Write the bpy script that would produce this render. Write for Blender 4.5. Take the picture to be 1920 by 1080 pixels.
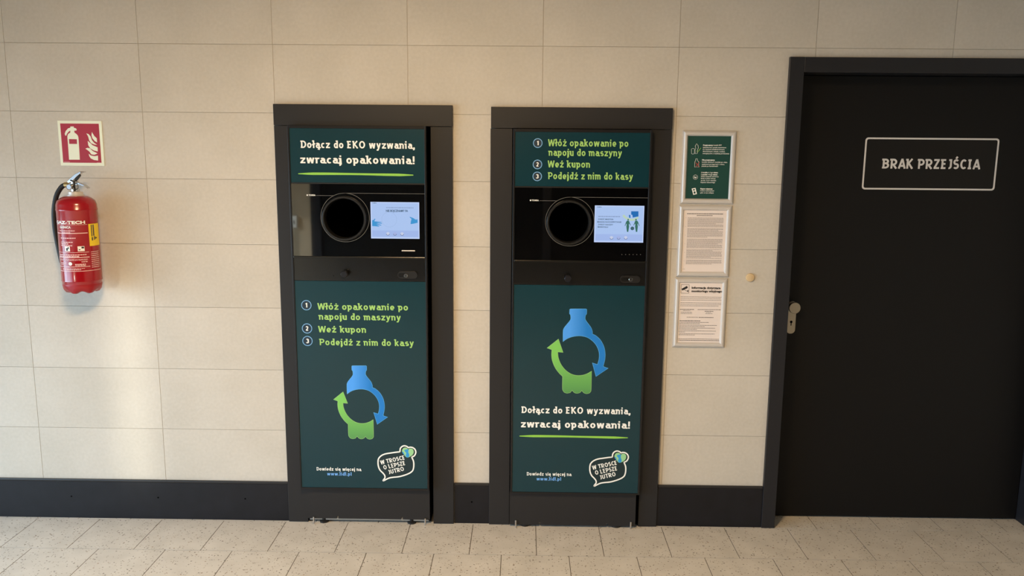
import bpy, bmesh, math, random
from mathutils import Vector, Matrix

random.seed(7)
for o in list(bpy.data.objects):
    bpy.data.objects.remove(o)
scene = bpy.context.scene
COL = scene.collection

# ------------------------------------------------------------------ camera
CAM = Vector((1.12202, -3.79702, 1.80154))
FW = Vector((-0.01302692, 0.98592902, -0.16665611))
RT = Vector((0.99985796, 0.01462652, 0.00837437))
UP = Vector((-0.01069414, 0.16652334, 0.98597952))
FPX = 1557.555
cd = bpy.data.cameras.new('camera')
cam = bpy.data.objects.new('camera', cd)
COL.objects.link(cam)
cam.matrix_world = Matrix(((RT.x, UP.x, -FW.x, CAM.x), (RT.y, UP.y, -FW.y, CAM.y),
                           (RT.z, UP.z, -FW.z, CAM.z), (0, 0, 0, 1)))
cd.sensor_width = 36.0
cd.lens = FPX / 1920 * 36.0
cd.clip_start = 0.05
scene.camera = cam

# ------------------------------------------------------------------ light
world = bpy.data.worlds.new('world')
scene.world = world
world.use_nodes = True
bg = world.node_tree.nodes['Background']
bg.inputs['Color'].default_value = (0.62, 0.78, 1.0, 1)
bg.inputs['Strength'].default_value = 1.2

def area(name, loc, direction, sx, sy, power, col, spread=180):
    l = bpy.data.lights.new(name, 'AREA')
    l.shape = 'RECTANGLE'; l.size = sx; l.size_y = sy
    l.energy = power; l.color = col; l.spread = math.radians(spread)
    o = bpy.data.objects.new(name, l)
    COL.objects.link(o)
    o.location = loc
    o.rotation_euler = Vector(direction).to_track_quat('-Z', 'Y').to_euler()
    return o

sun = bpy.data.lights.new('sun', 'SUN')
sun.energy = 3.0; sun.angle = math.radians(0.6); sun.color = (1.0, 0.97, 0.92)
sun_o = bpy.data.objects.new('sun', sun); COL.objects.link(sun_o)
sun_o.rotation_euler = Vector((1.0, -0.8, -0.55)).to_track_quat('-Z', 'Y').to_euler()
# daylight entering by the glazed left side of the entrance hall
area('window_daylight', (-3.32, -3.3, 1.05), (1, 0.25, -0.62), 5.4, 1.8, 190, (0.54, 0.79, 1.0), 112)
# narrow lamp added in place of sun off the glazing: upright streak on the tiles
area('sun_glint_stand_in', (-1.95, -4.6, 0.80), (1.215, 4.6, -0.14), 0.04, 1.0, 0.17, (1.0, 0.95, 0.78), 4)

scene.view_settings.view_transform = 'Standard'
scene.view_settings.look = 'None'
scene.view_settings.gamma = 1.0
scene.view_settings.use_curve_mapping = False
scene.view_settings.exposure = 0.0
LAMP_POWER = 142

# ------------------------------------------------------------------ helpers
def lin(r, g, b):
    f = lambda c: (c / 255 / 12.92) if c / 255 <= 0.04045 else ((c / 255 + 0.055) / 1.055) ** 2.4
    return (f(r), f(g), f(b), 1.0)

MATS = {}
def mat(name, rgb, rough=0.5, metal=0.0, spec=0.5, emit=0.0, coat=0.0, bump=0.0, bscale=300, var=0.0, vscale=6):
    if name in MATS:
        return MATS[name]
    m = bpy.data.materials.new(name)
    m.use_nodes = True
    nt = m.node_tree
    b = nt.nodes['Principled BSDF']
    c = lin(*rgb)
    b.inputs['Base Color'].default_value = c
    b.inputs['Roughness'].default_value = rough
    b.inputs['Metallic'].default_value = metal
    b.inputs['Specular IOR Level'].default_value = spec
    b.inputs['Coat Weight'].default_value = coat
    b.inputs['Coat Roughness'].default_value = 0.03 if coat == 1.0 else 0.08
    if coat == 1.0: b.inputs['Coat IOR'].default_value = 2.0
    if emit:
        b.inputs['Emission Color'].default_value = c
        b.inputs['Emission Strength'].default_value = emit
        b.inputs['Base Color'].default_value = (0.01, 0.01, 0.01, 1)
    if bump or var:
        g = nt.nodes.new('ShaderNodeNewGeometry')
        n = nt.nodes.new('ShaderNodeTexNoise')
        nt.links.new(g.outputs['Position'], n.inputs['Vector'])
        n.inputs['Detail'].default_value = 4
        if bump:
            n.inputs['Scale'].default_value = bscale
            bp = nt.nodes.new('ShaderNodeBump')
            bp.inputs['Strength'].default_value = bump
            bp.inputs['Distance'].default_value = 0.001
            nt.links.new(n.outputs['Fac'], bp.inputs['Height'])
            nt.links.new(bp.outputs['Normal'], b.inputs['Normal'])
        if var:
            n2 = nt.nodes.new('ShaderNodeTexNoise')
            nt.links.new(g.outputs['Position'], n2.inputs['Vector'])
            n2.inputs['Scale'].default_value = vscale
            n2.inputs['Detail'].default_value = 6
            r = nt.nodes.new('ShaderNodeValToRGB')
            r.color_ramp.elements[0].position = 0.3
            r.color_ramp.elements[1].position = 0.7
            r.color_ramp.elements[0].color = tuple(x * (1 - var) for x in c[:3]) + (1,)
            r.color_ramp.elements[1].color = tuple(min(1, x * (1 + var)) for x in c[:3]) + (1,)
            nt.links.new(n2.outputs['Fac'], r.inputs['Fac'])
            nt.links.new(r.outputs['Color'], b.inputs['Base Color'])
    MATS[name] = m
    return m

def wall_tile_material():
    m = bpy.data.materials.new('beige_wall_tile')
    m.use_nodes = True
    nt = m.node_tree; L = nt.links
    b = nt.nodes['Principled BSDF']
    g = nt.nodes.new('ShaderNodeNewGeometry')
    oi = nt.nodes.new('ShaderNodeObjectInfo')
    n1 = nt.nodes.new('ShaderNodeTexNoise'); n1.inputs['Scale'].default_value = 3.2; n1.inputs['Detail'].default_value = 5
    n2 = nt.nodes.new('ShaderNodeTexNoise'); n2.inputs['Scale'].default_value = 70; n2.inputs['Detail'].default_value = 6
    add = nt.nodes.new('ShaderNodeVectorMath'); add.operation = 'ADD'
    L.new(g.outputs['Position'], add.inputs[0])
    cx = nt.nodes.new('ShaderNodeCombineXYZ')
    mm = nt.nodes.new('ShaderNodeMath'); mm.operation = 'MULTIPLY'; mm.inputs[1].default_value = 20
    L.new(oi.outputs['Random'], mm.inputs[0]); L.new(mm.outputs[0], cx.inputs['X'])
    L.new(cx.outputs[0], add.inputs[1])
    L.new(add.outputs[0], n1.inputs['Vector']); L.new(add.outputs[0], n2.inputs['Vector'])
    mx = nt.nodes.new('ShaderNodeMix'); mx.data_type = 'FLOAT'; mx.inputs['Factor'].default_value = 0.42
    L.new(n1.outputs['Fac'], mx.inputs[2]); L.new(n2.outputs['Fac'], mx.inputs[3])
    r = nt.nodes.new('ShaderNodeValToRGB')
    r.color_ramp.elements[0].position = 0.34; r.color_ramp.elements[0].color = lin(189, 183, 172)
    r.color_ramp.elements[1].position = 0.68; r.color_ramp.elements[1].color = lin(203, 197, 187)
    L.new(mx.outputs[0], r.inputs['Fac'])
    L.new(r.outputs['Color'], b.inputs['Base Color'])
    b.inputs['Roughness'].default_value = 0.5
    b.inputs['Specular IOR Level'].default_value = 0.35
    bp = nt.nodes.new('ShaderNodeBump'); bp.inputs['Strength'].default_value = 0.06; bp.inputs['Distance'].default_value = 0.001
    L.new(n2.outputs['Fac'], bp.inputs['Height']); L.new(bp.outputs['Normal'], b.inputs['Normal'])
    return m

def floor_tile_material(brick=False):
    m = bpy.data.materials.new('speckled_floor_tile' + ('_field' if brick else ''))
    m.use_nodes = True
    nt = m.node_tree; L = nt.links
    b = nt.nodes['Principled BSDF']
    g = nt.nodes.new('ShaderNodeNewGeometry')
    base = nt.nodes.new('ShaderNodeTexNoise'); base.inputs['Scale'].default_value = 9; base.inputs['Detail'].default_value = 6
    L.new(g.outputs['Position'], base.inputs['Vector'])
    rb = nt.nodes.new('ShaderNodeValToRGB')
    rb.color_ramp.elements[0].position = 0.3; rb.color_ramp.elements[0].color = lin(188, 183, 175)
    rb.color_ramp.elements[1].position = 0.7; rb.color_ramp.elements[1].color = lin(201, 196, 188)
    L.new(base.outputs['Fac'], rb.inputs['Fac'])
    col = rb.outputs['Color']
    # two sizes of dark and rusty chips
    for sc, th, keep, c in ((70, 0.26, 0.80, (100, 94, 84)), (110, 0.30, 0.78, (125, 116, 100)), (48, 0.17, 0.82, (128, 104, 78))):
        nz = nt.nodes.new('ShaderNodeTexNoise'); nz.inputs['Scale'].default_value = sc * 1.3
        L.new(g.outputs['Position'], nz.inputs['Vector'])
        wv = nt.nodes.new('ShaderNodeVectorMath'); wv.operation = 'MULTIPLY_ADD'
        wv.inputs[1].default_value = (0.010, 0.010, 0.010)
        L.new(nz.outputs['Color'], wv.inputs[0]); L.new(g.outputs['Position'], wv.inputs[2])
        v = nt.nodes.new('ShaderNodeTexVoronoi'); v.inputs['Scale'].default_value = sc
        L.new(wv.outputs[0], v.inputs['Vector'])
        lt = nt.nodes.new('ShaderNodeMath'); lt.operation = 'LESS_THAN'; lt.inputs[1].default_value = th
        L.new(v.outputs['Distance'], lt.inputs[0])
        sep = nt.nodes.new('ShaderNodeSeparateColor'); L.new(v.outputs['Color'], sep.inputs[0])
        gt = nt.nodes.new('ShaderNodeMath'); gt.operation = 'GREATER_THAN'; gt.inputs[1].default_value = keep
        L.new(sep.outputs[0], gt.inputs[0])
        ml = nt.nodes.new('ShaderNodeMath'); ml.operation = 'MULTIPLY'
        L.new(lt.outputs[0], ml.inputs[0]); L.new(gt.outputs[0], ml.inputs[1])
        m2 = nt.nodes.new('ShaderNodeMath'); m2.operation = 'MULTIPLY'; m2.inputs[1].default_value = 0.8
        L.new(ml.outputs[0], m2.inputs[0])
        mx = nt.nodes.new('ShaderNodeMix'); mx.data_type = 'RGBA'
        L.new(m2.outputs[0], mx.inputs['Factor']); L.new(col, mx.inputs['A'])
        mx.inputs['B'].default_value = lin(*c)
        col = mx.outputs['Result']
    if brick:
        bt = nt.nodes.new('ShaderNodeTexBrick')
        L.new(g.outputs['Position'], bt.inputs['Vector'])
        bt.inputs['Scale'].default_value = 1.0
        bt.inputs['Brick Width'].default_value = FP; bt.inputs['Row Height'].default_value = FP
        bt.inputs['Mortar Size'].default_value = 0.0012
        mx = nt.nodes.new('ShaderNodeMix'); mx.data_type = 'RGBA'
        L.new(bt.outputs['Fac'], mx.inputs['Factor']); L.new(col, mx.inputs['A'])
        mx.inputs['B'].default_value = lin(110, 102, 92)
        col = mx.outputs['Result']
    L.new(col, b.inputs['Base Color'])
    b.inputs['Roughness'].default_value = 0.42
    b.inputs['Specular IOR Level'].default_value = 0.4
    return m

def wpos(o):
    p = Vector((0, 0, 0))
    while o is not None:
        p += Vector(o.location); o = o.parent
    return p

def link_mesh(name, me, material, parent=None, smooth=False):
    """mesh is in world coordinates: shift it into the parent's frame"""
    if parent is not None:
        me.transform(Matrix.Translation(-wpos(parent)))
    if material is not None:
        me.materials.clear(); me.materials.append(material)
    o = bpy.data.objects.new(name, me)
    COL.objects.link(o)
    if parent is not None:
        o.parent = parent
    if smooth:
        for p in me.polygons: p.use_smooth = True
    return o

def from_bm(name, bm, material, parent=None, smooth=False):
    me = bpy.data.meshes.new(name)
    bmesh.ops.recalc_face_normals(bm, faces=bm.faces)
    bm.to_mesh(me); bm.free()
    return link_mesh(name, me, material, parent, smooth)

def addbox(bm, x0, x1, y0, y1, z0, z1, bev=0.0, seg=2):
    b2 = bmesh.new() if bev else bm
    vs = [b2.verts.new((x, y, z)) for x in (x0, x1) for y in (y0, y1) for z in (z0, z1)]
    for f in ((0, 1, 3, 2), (4, 6, 7, 5), (0, 4, 5, 1), (2, 3, 7, 6), (0, 2, 6, 4), (1, 5, 7, 3)):
        b2.faces.new([vs[i] for i in f])
    if bev:
        bmesh.ops.recalc_face_normals(b2, faces=b2.faces)
        bmesh.ops.bevel(b2, geom=list(b2.edges), offset=bev, segments=seg, profile=0.5, affect='EDGES')
        tmp = bpy.data.meshes.new('tmp'); b2.to_mesh(tmp); b2.free()
        bm.from_mesh(tmp); bpy.data.meshes.remove(tmp)
    return bm

def box(name, x0, x1, y0, y1, z0, z1, material, parent=None, bev=0.0, seg=2):
    bm = bmesh.new(); addbox(bm, x0, x1, y0, y1, z0, z1, bev, seg)
    return from_bm(name, bm, material, parent)

def boxes(name, lst, material, parent=None, bev=0.0):
    bm = bmesh.new()
    for b in lst: addbox(bm, *b, bev=bev)
    return from_bm(name, bm, material, parent)

def lathe(name, prof, center, axis, material, parent=None, n=48, smooth=True, fn=None, caps=True):
    """prof = [(radius, height)], axis 'Z' or 'Y' (Y: height runs towards -Y, the viewer)"""
    bm = bmesh.new(); rings = []
    for r, h in prof:
        ring = []
        for i in range(n):
            a = 2 * math.pi * i / n
            rr, hh = (fn(r, h, a) if fn else (r, h))
            if axis == 'Z': p = (center[0] + rr * math.sin(a), center[1] - rr * math.cos(a), center[2] + hh)
            else: p = (center[0] + rr * math.cos(a), center[1] - hh, center[2] + rr * math.sin(a))
            ring.append(bm.verts.new(p))
        rings.append(ring)
    for a, b in zip(rings, rings[1:]):
        for i in range(n):
            bm.faces.new((a[i], a[(i + 1) % n], b[(i + 1) % n], b[i]))
    for ring, (r, h) in ((rings[0], prof[0]), (rings[-1], prof[-1])):
        if r > 1e-6 and caps: bm.faces.new(ring)
    bmesh.ops.remove_doubles(bm, verts=bm.verts, dist=1e-6)
    o = from_bm(name, bm, material, parent)
    if smooth:
        me = o.data
        for p in me.polygons: p.use_smooth = len(p.vertices) <= 4
        try: me.set_sharp_from_angle(angle=math.radians(40))
        except Exception: pass
    return o

def tube(name, pts, rad, material, parent=None, n=12, res=8, flat=1.0):
    """round tube along a smooth line through pts"""
    P = [Vector(p) for p in pts]; S = []
    for i in range(len(P) - 1):
        p0 = P[max(0, i - 1)]; p1 = P[i]; p2 = P[i + 1]; p3 = P[min(len(P) - 1, i + 2)]
        for k in range(res):
            t = k / res
            S.append(0.5 * ((2 * p1) + (p2 - p0) * t + (2 * p0 - 5 * p1 + 4 * p2 - p3) * t * t + (3 * p1 - p0 - 3 * p2 + p3) * t ** 3))
    S.append(P[-1])
    rads = rad if isinstance(rad, (list, tuple)) else [rad] * len(P)
    bm = bmesh.new(); rings = []; prev = None
    for i, s in enumerate(S):
        t = (S[min(i + 1, len(S) - 1)] - S[max(i - 1, 0)]).normalized()
        if prev is None:
            ref = Vector((0, 1, 0)) if abs(t.y) < 0.9 else Vector((1, 0, 0))
            u = t.cross(ref).normalized()
        else:
            u = (prev - t * prev.dot(t)).normalized()
        v = t.cross(u); prev = u
        f = i / res; k = min(int(f), len(rads) - 2) if len(rads) > 1 else 0
        r = rads[k] + (rads[min(k + 1, len(rads) - 1)] - rads[k]) * (f - k)
        rings.append([bm.verts.new(s + (u * math.cos(2 * math.pi * j / n) + v * flat * math.sin(2 * math.pi * j / n)) * r) for j in range(n)])
    for a, b in zip(rings, rings[1:]):
        for j in range(n): bm.faces.new((a[j], a[(j + 1) % n], b[(j + 1) % n], b[j]))
    bm.faces.new(rings[0]); bm.faces.new(rings[-1])
    return from_bm(name, bm, material, parent, True)

# flat print: outlines on a plane y = const, facing -Y
def curve_mesh(loops, thick, offset=0.0):
    cu = bpy.data.curves.new('c', 'CURVE')
    cu.dimensions = '2D'; cu.fill_mode = 'BOTH' if thick else 'FRONT'
    cu.extrude = thick / 2; cu.offset = offset
    for lp in loops:
        s = cu.splines.new('POLY'); s.points.add(len(lp) - 1)
        for p, q in zip(s.points, lp): p.co = (q[0], q[1], 0, 1)
        s.use_cyclic_u = True
    o = bpy.data.objects.new('c', cu); COL.objects.link(o)
    me = bpy.data.meshes.new_from_object(o.evaluated_get(bpy.context.evaluated_depsgraph_get()))
    bpy.data.objects.remove(o); bpy.data.curves.remove(cu)
    return me

STAND = Matrix.Rotation(math.pi / 2, 4, 'X')
def flat(name, loops, y, material, parent=None, thick=0.0006, offset=0.0):
    """loops of (x, z); front face at y - thick"""
    me = curve_mesh(loops, thick, offset)
    me.transform(Matrix.Translation((0, y - thick / 2, 0)) @ STAND)
    me.name = name
    return link_mesh(name, me, material, parent)

def circle(cx, cz, r, n=40):
    return [(cx + r * math.cos(2 * math.pi * i / n), cz + r * math.sin(2 * math.pi * i / n)) for i in range(n)]

def rrect(x0, x1, z0, z1, r, n=6):
    out = []
    for cx, cz, a0 in ((x1 - r, z1 - r, 0), (x0 + r, z1 - r, 90), (x0 + r, z0 + r, 180), (x1 - r, z0 + r, 270)):
        for i in range(n + 1):
            a = math.radians(a0 + 90 * i / n)
            out.append((cx + r * math.cos(a), cz + r * math.sin(a)))
    return out

def ribbon(pts, w, closed=True, smooth=True):
    P = [Vector(p) for p in pts]
    if smooth:
        S = []; n = len(P)
        rng = range(n) if closed else range(n - 1)
        for i in rng:
            if closed: p0, p1, p2, p3 = P[(i - 1) % n], P[i], P[(i + 1) % n], P[(i + 2) % n]
            else: p0, p1, p2, p3 = P[max(i - 1, 0)], P[i], P[i + 1], P[min(i + 2, n - 1)]
            for k in range(4):
                t = k / 4
                S.append(0.5 * ((2 * p1) + (p2 - p0) * t + (2 * p0 - 5 * p1 + 4 * p2 - p3) * t * t + (3 * p1 - p0 - 3 * p2 + p3) * t ** 3))
        if not closed: S.append(P[-1])
        P = S
    n = len(P); A = []; B = []
    for i in range(n):
        a = P[(i - 1) % n] if closed else P[max(i - 1, 0)]
        b = P[(i + 1) % n] if closed else P[min(i + 1, n - 1)]
        t = (b - a)
        if t.length < 1e-9: continue
        t.normalize(); nn = Vector((-t.y, t.x))
        A.append(tuple(P[i] + nn * w / 2)); B.append(tuple(P[i] - nn * w / 2))
    return [A, B] if closed else [A + B[::-1]]

def smooth_loop(pts, k=4):
    P = [Vector(p) for p in pts]; n = len(P); S = []
    for i in range(n):
        p0, p1, p2, p3 = P[(i - 1) % n], P[i], P[(i + 1) % n], P[(i + 2) % n]
        for j in range(k):
            t = j / k
            S.append(tuple(0.5 * ((2 * p1) + (p2 - p0) * t + (2 * p0 - 5 * p1 + 4 * p2 - p3) * t * t + (3 * p1 - p0 - 3 * p2 + p3) * t ** 3)))
    return S

def strokes(name, rib_list, y, material, parent, thick=0.0006):
    """flat strokes built straight as quads (no fill needed)"""
    bm = bmesh.new()
    for A, B, closed in rib_list:
        va = [bm.verts.new((p[0], y - thick, p[1])) for p in A]
        vb = [bm.verts.new((p[0], y - thick, p[1])) for p in B]
        n = len(va)
        for i in range(n if closed else n - 1):
            j = (i + 1) % n
            bm.faces.new((va[i], va[j], vb[j], vb[i]))
    r = bmesh.ops.extrude_face_region(bm, geom=list(bm.faces))
    for v in r['geom']:
        if isinstance(v, bmesh.types.BMVert): v.co.y += thick
    return from_bm(name, bm, material, parent)

def stroke(name, pts, w, y, material, parent, closed=True, smooth=True):
    r = ribbon(pts, w, closed, smooth)
    if closed: return strokes(name, [(r[0], r[1], True)], y, material, parent)
    h = len(r[0]) // 2
    return strokes(name, [(r[0][:h], r[0][h:][::-1], False)], y, material, parent)

def text_mesh(s, bold, thick=0.0, spacing=1.0):
    cu = bpy.data.curves.new('t', 'FONT')
    cu.body = s; cu.size = 1.0; cu.offset = bold; cu.extrude = thick; cu.resolution_u = 3
    cu.space_character = spacing
    o = bpy.data.objects.new('t', cu); COL.objects.link(o)
    me = bpy.data.meshes.new_from_object(o.evaluated_get(bpy.context.evaluated_depsgraph_get()))
    bpy.data.objects.remove(o); bpy.data.curves.remove(cu)
    return me

CAP = 0.70
BASE = {'ó': 'o', 'ż': 'z', 'ź': 'z', 'ć': 'c', 'ś': 's', 'ł': 'l', 'ą': 'a', 'ę': 'e', 'ń': 'n', 'Ś': 'S', 'Ó': 'O', 'Ć': 'C', 'Ł': 'L', 'Ę': 'E', 'Ż': 'Z'}
def span(me):
    xs = [v.co.x for v in me.vertices]
    return min(xs), max(xs)
def accent_polys(s, bold, spacing):
    """outlines of the diacritics, placed over the plain letters"""
    polys = []; plain = ''.join(BASE.get(c, c) for c in s)
    for i, c in enumerate(s):
        if c not in BASE: continue
        b = BASE[c]
        m = text_mesh(b, bold); g0, g1 = span(m); bpy.data.meshes.remove(m)
        m = text_mesh(plain[:i] + b, bold, spacing=spacing); r = span(m)[1]; bpy.data.meshes.remove(m)
        l = r - (g1 - g0); cx = (l + r) / 2; up = b.isupper()
        zt = CAP + 0.07 if up else 0.50 + 0.09
        t = 0.055 + bold
        if c in 'óźćśńŚÓĆ':
            polys.append([(cx - 0.055, zt), (cx - 0.055 + t * 1.3, zt), (cx + 0.07 + t, zt + 0.16), (cx + 0.07 - t * 0.6, zt + 0.16)])
        elif c in 'żŻ':
            polys.append([(cx + t * 1.05 * math.cos(k * math.pi / 6), zt + 0.07 + t * 1.05 * math.sin(k * math.pi / 6)) for k in range(12)])
        elif c == 'ł':
            polys.append([(l - 0.07, 0.30), (r + 0.07, 0.41), (r + 0.07, 0.50), (l - 0.07, 0.39)])
        elif c == 'Ł':
            polys.append([(l - 0.07, 0.26), (l + 0.25, 0.40), (l + 0.25, 0.49), (l - 0.07, 0.35)])
        else:
            polys.append([(r - 0.13, 0.02), (r - 0.03, 0.02), (r - 0.075, -0.07), (r - 0.06, -0.11), (r + 0.0, -0.10), (r + 0.0, -0.17), (r - 0.09, -0.19), (r - 0.16, -0.13), (r - 0.16, -0.07)])
    return plain, polys
def fit_text(s, p0, p1, cap, bold=0.02, spacing=1.0):
    """flat text mesh from baseline start p0 to end p1 (x, z), letters cap high"""
    s, polys = accent_polys(s, bold, spacing)
    me = text_mesh(s, bold, spacing=spacing)
    if polys:
        bm = bmesh.new(); bm.from_mesh(me)
        for k, pl in enumerate(polys):
            bm.faces.new([bm.verts.new((p[0], p[1], 0.00002)) for p in pl])
        bmesh.ops.triangulate(bm, faces=[f for f in bm.faces if len(f.verts) > 4])
        bm.to_mesh(me); bm.free()
    xs = [v.co.x for v in me.vertices]
    x0, x1 = min(xs), max(xs)
    d = Vector(p1) - Vector(p0)
    w = d.length; ang = math.atan2(d.y, d.x)
    sx = w / (x1 - x0); sy = cap / CAP
    M = Matrix.Translation((p0[0], p0[1], 0)) @ Matrix.Rotation(ang, 4, 'Z') @ Matrix.Diagonal((sx, sy, 1, 1)) @ Matrix.Translation((-x0, 0, 0))
    me.transform(M)
    return me

def text(name, s, p0, p1, cap, y, material, parent, bold=0.02, spacing=1.0):
    me = fit_text(s, p0, p1, cap, bold, spacing)
    me.transform(Matrix.Translation((0, y - 0.0008, 0)) @ STAND)
    me.name = name
    return link_mesh(name, me, material, parent)

# ------------------------------------------------------------------ sturdy slab-spurred lettering drawn as strokes
def earc(cx, cy, rx, ry, a0, a1, n=12):
    return [(cx + rx * math.cos(math.radians(a0 + (a1 - a0) * i / n)), cy + ry * math.sin(math.radians(a0 + (a1 - a0) * i / n))) for i in range(n + 1)]
XH = 0.72
def glyph(c, w):
    """strokes (centre lines) and advance width of a letter with cap height 1 and stroke weight w"""
    a = w / 2; b = a; m = XH - a; t = 1 - a; S = []; g = 0.075
    def spur(x, y, d=0.085): S.append([(x - a - d, y), (x, y)])
    lo = 0.50                                   # normal lower-case width
    l, r = g + a, g + lo - a
    adv = lo + 2 * g
    if c == 'o': S.append(earc((l + r) / 2, XH / 2, (r - l) / 2 + 0.02, m - XH / 2, 0, 360, 24)); adv += 0.02
    elif c == 'c': S.append(earc((l + r) / 2 + 0.01, XH / 2, (r - l) / 2 + 0.01, m - XH / 2, 48, 312, 18)); adv -= 0.06
    elif c == 'e':
        S.append(earc((l + r) / 2, XH / 2, (r - l) / 2 + 0.01, m - XH / 2, 0, 318, 20)); S.append([(l, XH / 2 - 0.02), (r + a, XH / 2 - 0.02)])
    elif c == 'a':
        S.append(earc((l + r) / 2 - 0.02, m - 0.17, (r - l) / 2 + 0.02, 0.17, 140, 0, 10) + [(r, 0)])
        S.append([(r, 0.42), (l + 0.13, 0.42)] + earc(l + 0.13, (0.42 + b) / 2, 0.13, (0.42 - b) / 2, 90, 270, 10) + [(r - 0.1, b), (r, b + 0.08)]); spur(r + a + 0.12, a * 0.8, 0.04)
    elif c in 'nmu':
        w2 = (r - l) if c != 'm' else 0.30
        if c == 'u':
            S.append([(l, XH), (l, b + 0.16)] + earc((l + r) / 2, b + 0.16, (r - l) / 2, 0.16, 180, 360, 10) + [(r, XH)]); S.append([(r, 0), (r, XH)]); spur(l, XH - a); spur(r, XH - a, 0.05)
        else:
            S.append([(l, 0), (l, XH)]); spur(l, XH - a)
            for k in range(1 if c == 'n' else 2):
                x0 = l + k * w2
                S.append([(x0, m - 0.2)] + earc(x0 + w2 / 2, m - 0.17, w2 / 2, 0.17, 170, 0, 10) + [(x0 + w2, 0)])
            if c == 'm': adv = 2 * g + 2 * w2 + w
    elif c == 'r':
        S.append([(l, 0), (l, XH)]); spur(l, XH - a); S.append(earc(l + 0.19, m - 0.18, 0.19, 0.18, 170, 62, 8)); adv = g * 1.4 + 0.34
    elif c in 'dbp':
        x = r if c == 'd' else l; y0, y1 = (-0.26, XH) if c == 'p' else (0, 1.04)
        S.append([(x, y0), (x, y1)]); S.append(earc((l + r) / 2, XH / 2, (r - l) / 2, m - XH / 2, 0, 360, 24)); spur(x, y1 - a)
    elif c in 'ilj!':
        x = l + 0.02
        if c == 'i': S.append([(x, 0), (x, XH)]); spur(x, XH - a); S.append([(x, 0.84), (x, 0.84 + w * 1.05)])
        elif c == 'l': S.append([(x, 1.04), (x, 0.0)]); spur(x, 1.04 - a)
        elif c == 'j': S.append([(x, XH), (x, -0.1)] + earc(x - 0.13, -0.1, 0.13, 0.13, 0, -80, 6)); spur(x, XH - a); S.append([(x, 0.84), (x, 0.84 + w * 1.05)])
        else: S.append([(x, 1.0), (x, 0.30)]); S.append([(x, 0), (x, w * 1.1)])
        adv = w + 2 * g + 0.04
    elif c == 'k':
        S.append([(l, 0), (l, 1.04)]); spur(l, 1.04 - a); S.append([(l, 0.30), (r + 0.01, XH)]); S.append([(l + 0.12, 0.40), (r + 0.04, 0)])
    elif c == 's':
        S.append(earc((l + r) / 2, m - 0.145, (r - l) / 2 - 0.01, 0.145, 40, 250, 10) + earc((l + r) / 2, b + 0.15, (r - l) / 2, 0.15, 70, -140, 10)); adv -= 0.05
    elif c == 'z':
        S.append([(l - a, m), (r + a, m)]); S.append([(l - a, b), (r + a, b)]); S.append([(r + a * 0.2, m), (l - a * 0.2, b)]); adv -= 0.03
    elif c == 'w':
        q = [g, g + 0.19, g + 0.375, g + 0.56, g + 0.75]
        S.append([(q[0] + a * 0.8, XH), (q[1], 0)]); S.append([(q[1], 0), (q[2], XH)]); S.append([(q[2], XH), (q[3], 0)]); S.append([(q[3], 0), (q[4] - a * 0.8, XH)]); adv = 0.75 + 2 * g
    elif c == 'y':
        S.append([(l - a * 0.3, XH), ((l + r) / 2, 0.04)]); S.append([(r + a * 0.3, XH), ((l + r) / 2, 0.04), ((l + r) / 2 - 0.09, -0.2), (l - 0.08, -0.2)])
    elif c in ',.':
        S.append([(l, 0), (l, w * 1.1)]); adv = w + 1.6 * g
        if c == ',': S.append([(l + a * 0.4, 0.03), (l - a, -0.17)])
    elif c == ' ': adv = 0.35
    elif c in '-': S.append([(l, 0.36), (r - 0.1, 0.36)])
    else:
        cw = 0.61; r = g + cw - a; adv = cw + 2 * g
        if c in 'BDEKLPR':
            S.append([(l, 0), (l, 1)]); spur(l, t, 0.07)
            if c in 'BDE': spur(l, b, 0.04)
        if c == 'D': S.append([(l, t)] + earc(l + 0.14, 0.5, r - l - 0.12, t - 0.5, 90, -90, 16) + [(l, b)])
        elif c == 'E': S += [[(l, y), (r - (0.10 if y != 0.52 else 0.14), y)] for y in (b, 0.52, t)]; adv -= 0.10
        elif c == 'L': S.append([(l, b), (r - 0.10, b)]); adv -= 0.10
        elif c == 'K': S.append([(l, 0.42), (r, 1.0)]); S.append([(l + 0.12, 0.54), (r + 0.05, 0)])
        elif c in 'PR':
            S.append([(l, t)] + earc(l + 0.18, (t + 0.42) / 2, r - l - 0.19, (t - 0.42) / 2, 90, -90, 12) + [(l, 0.42)])
            if c == 'R': S.append([(l + 0.14, 0.42), (r + 0.04, 0)])
            else: adv -= 0.03
        elif c == 'B':
            S.append([(l, t)] + earc(l + 0.17, (t + 0.53) / 2, r - l - 0.20, (t - 0.53) / 2, 90, -90, 10) + [(l, 0.53)]); S.append([(l, 0.53)] + earc(l + 0.17, (b + 0.53) / 2, r - l - 0.16, (0.53 - b) / 2, 90, -90, 10) + [(l, b)])
        elif c == 'O': S.append(earc(g + 0.365, 0.5, 0.365 - a, 0.5 - a, 0, 360, 28)); adv = 0.73 + 2 * g
        elif c == 'C': S.append(earc(g + 0.33, 0.5, 0.33 - a, 0.5 - a, 46, 314, 20)); adv = 0.54 + 2 * g
        elif c == 'S':
            x = g + 0.25
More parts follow.
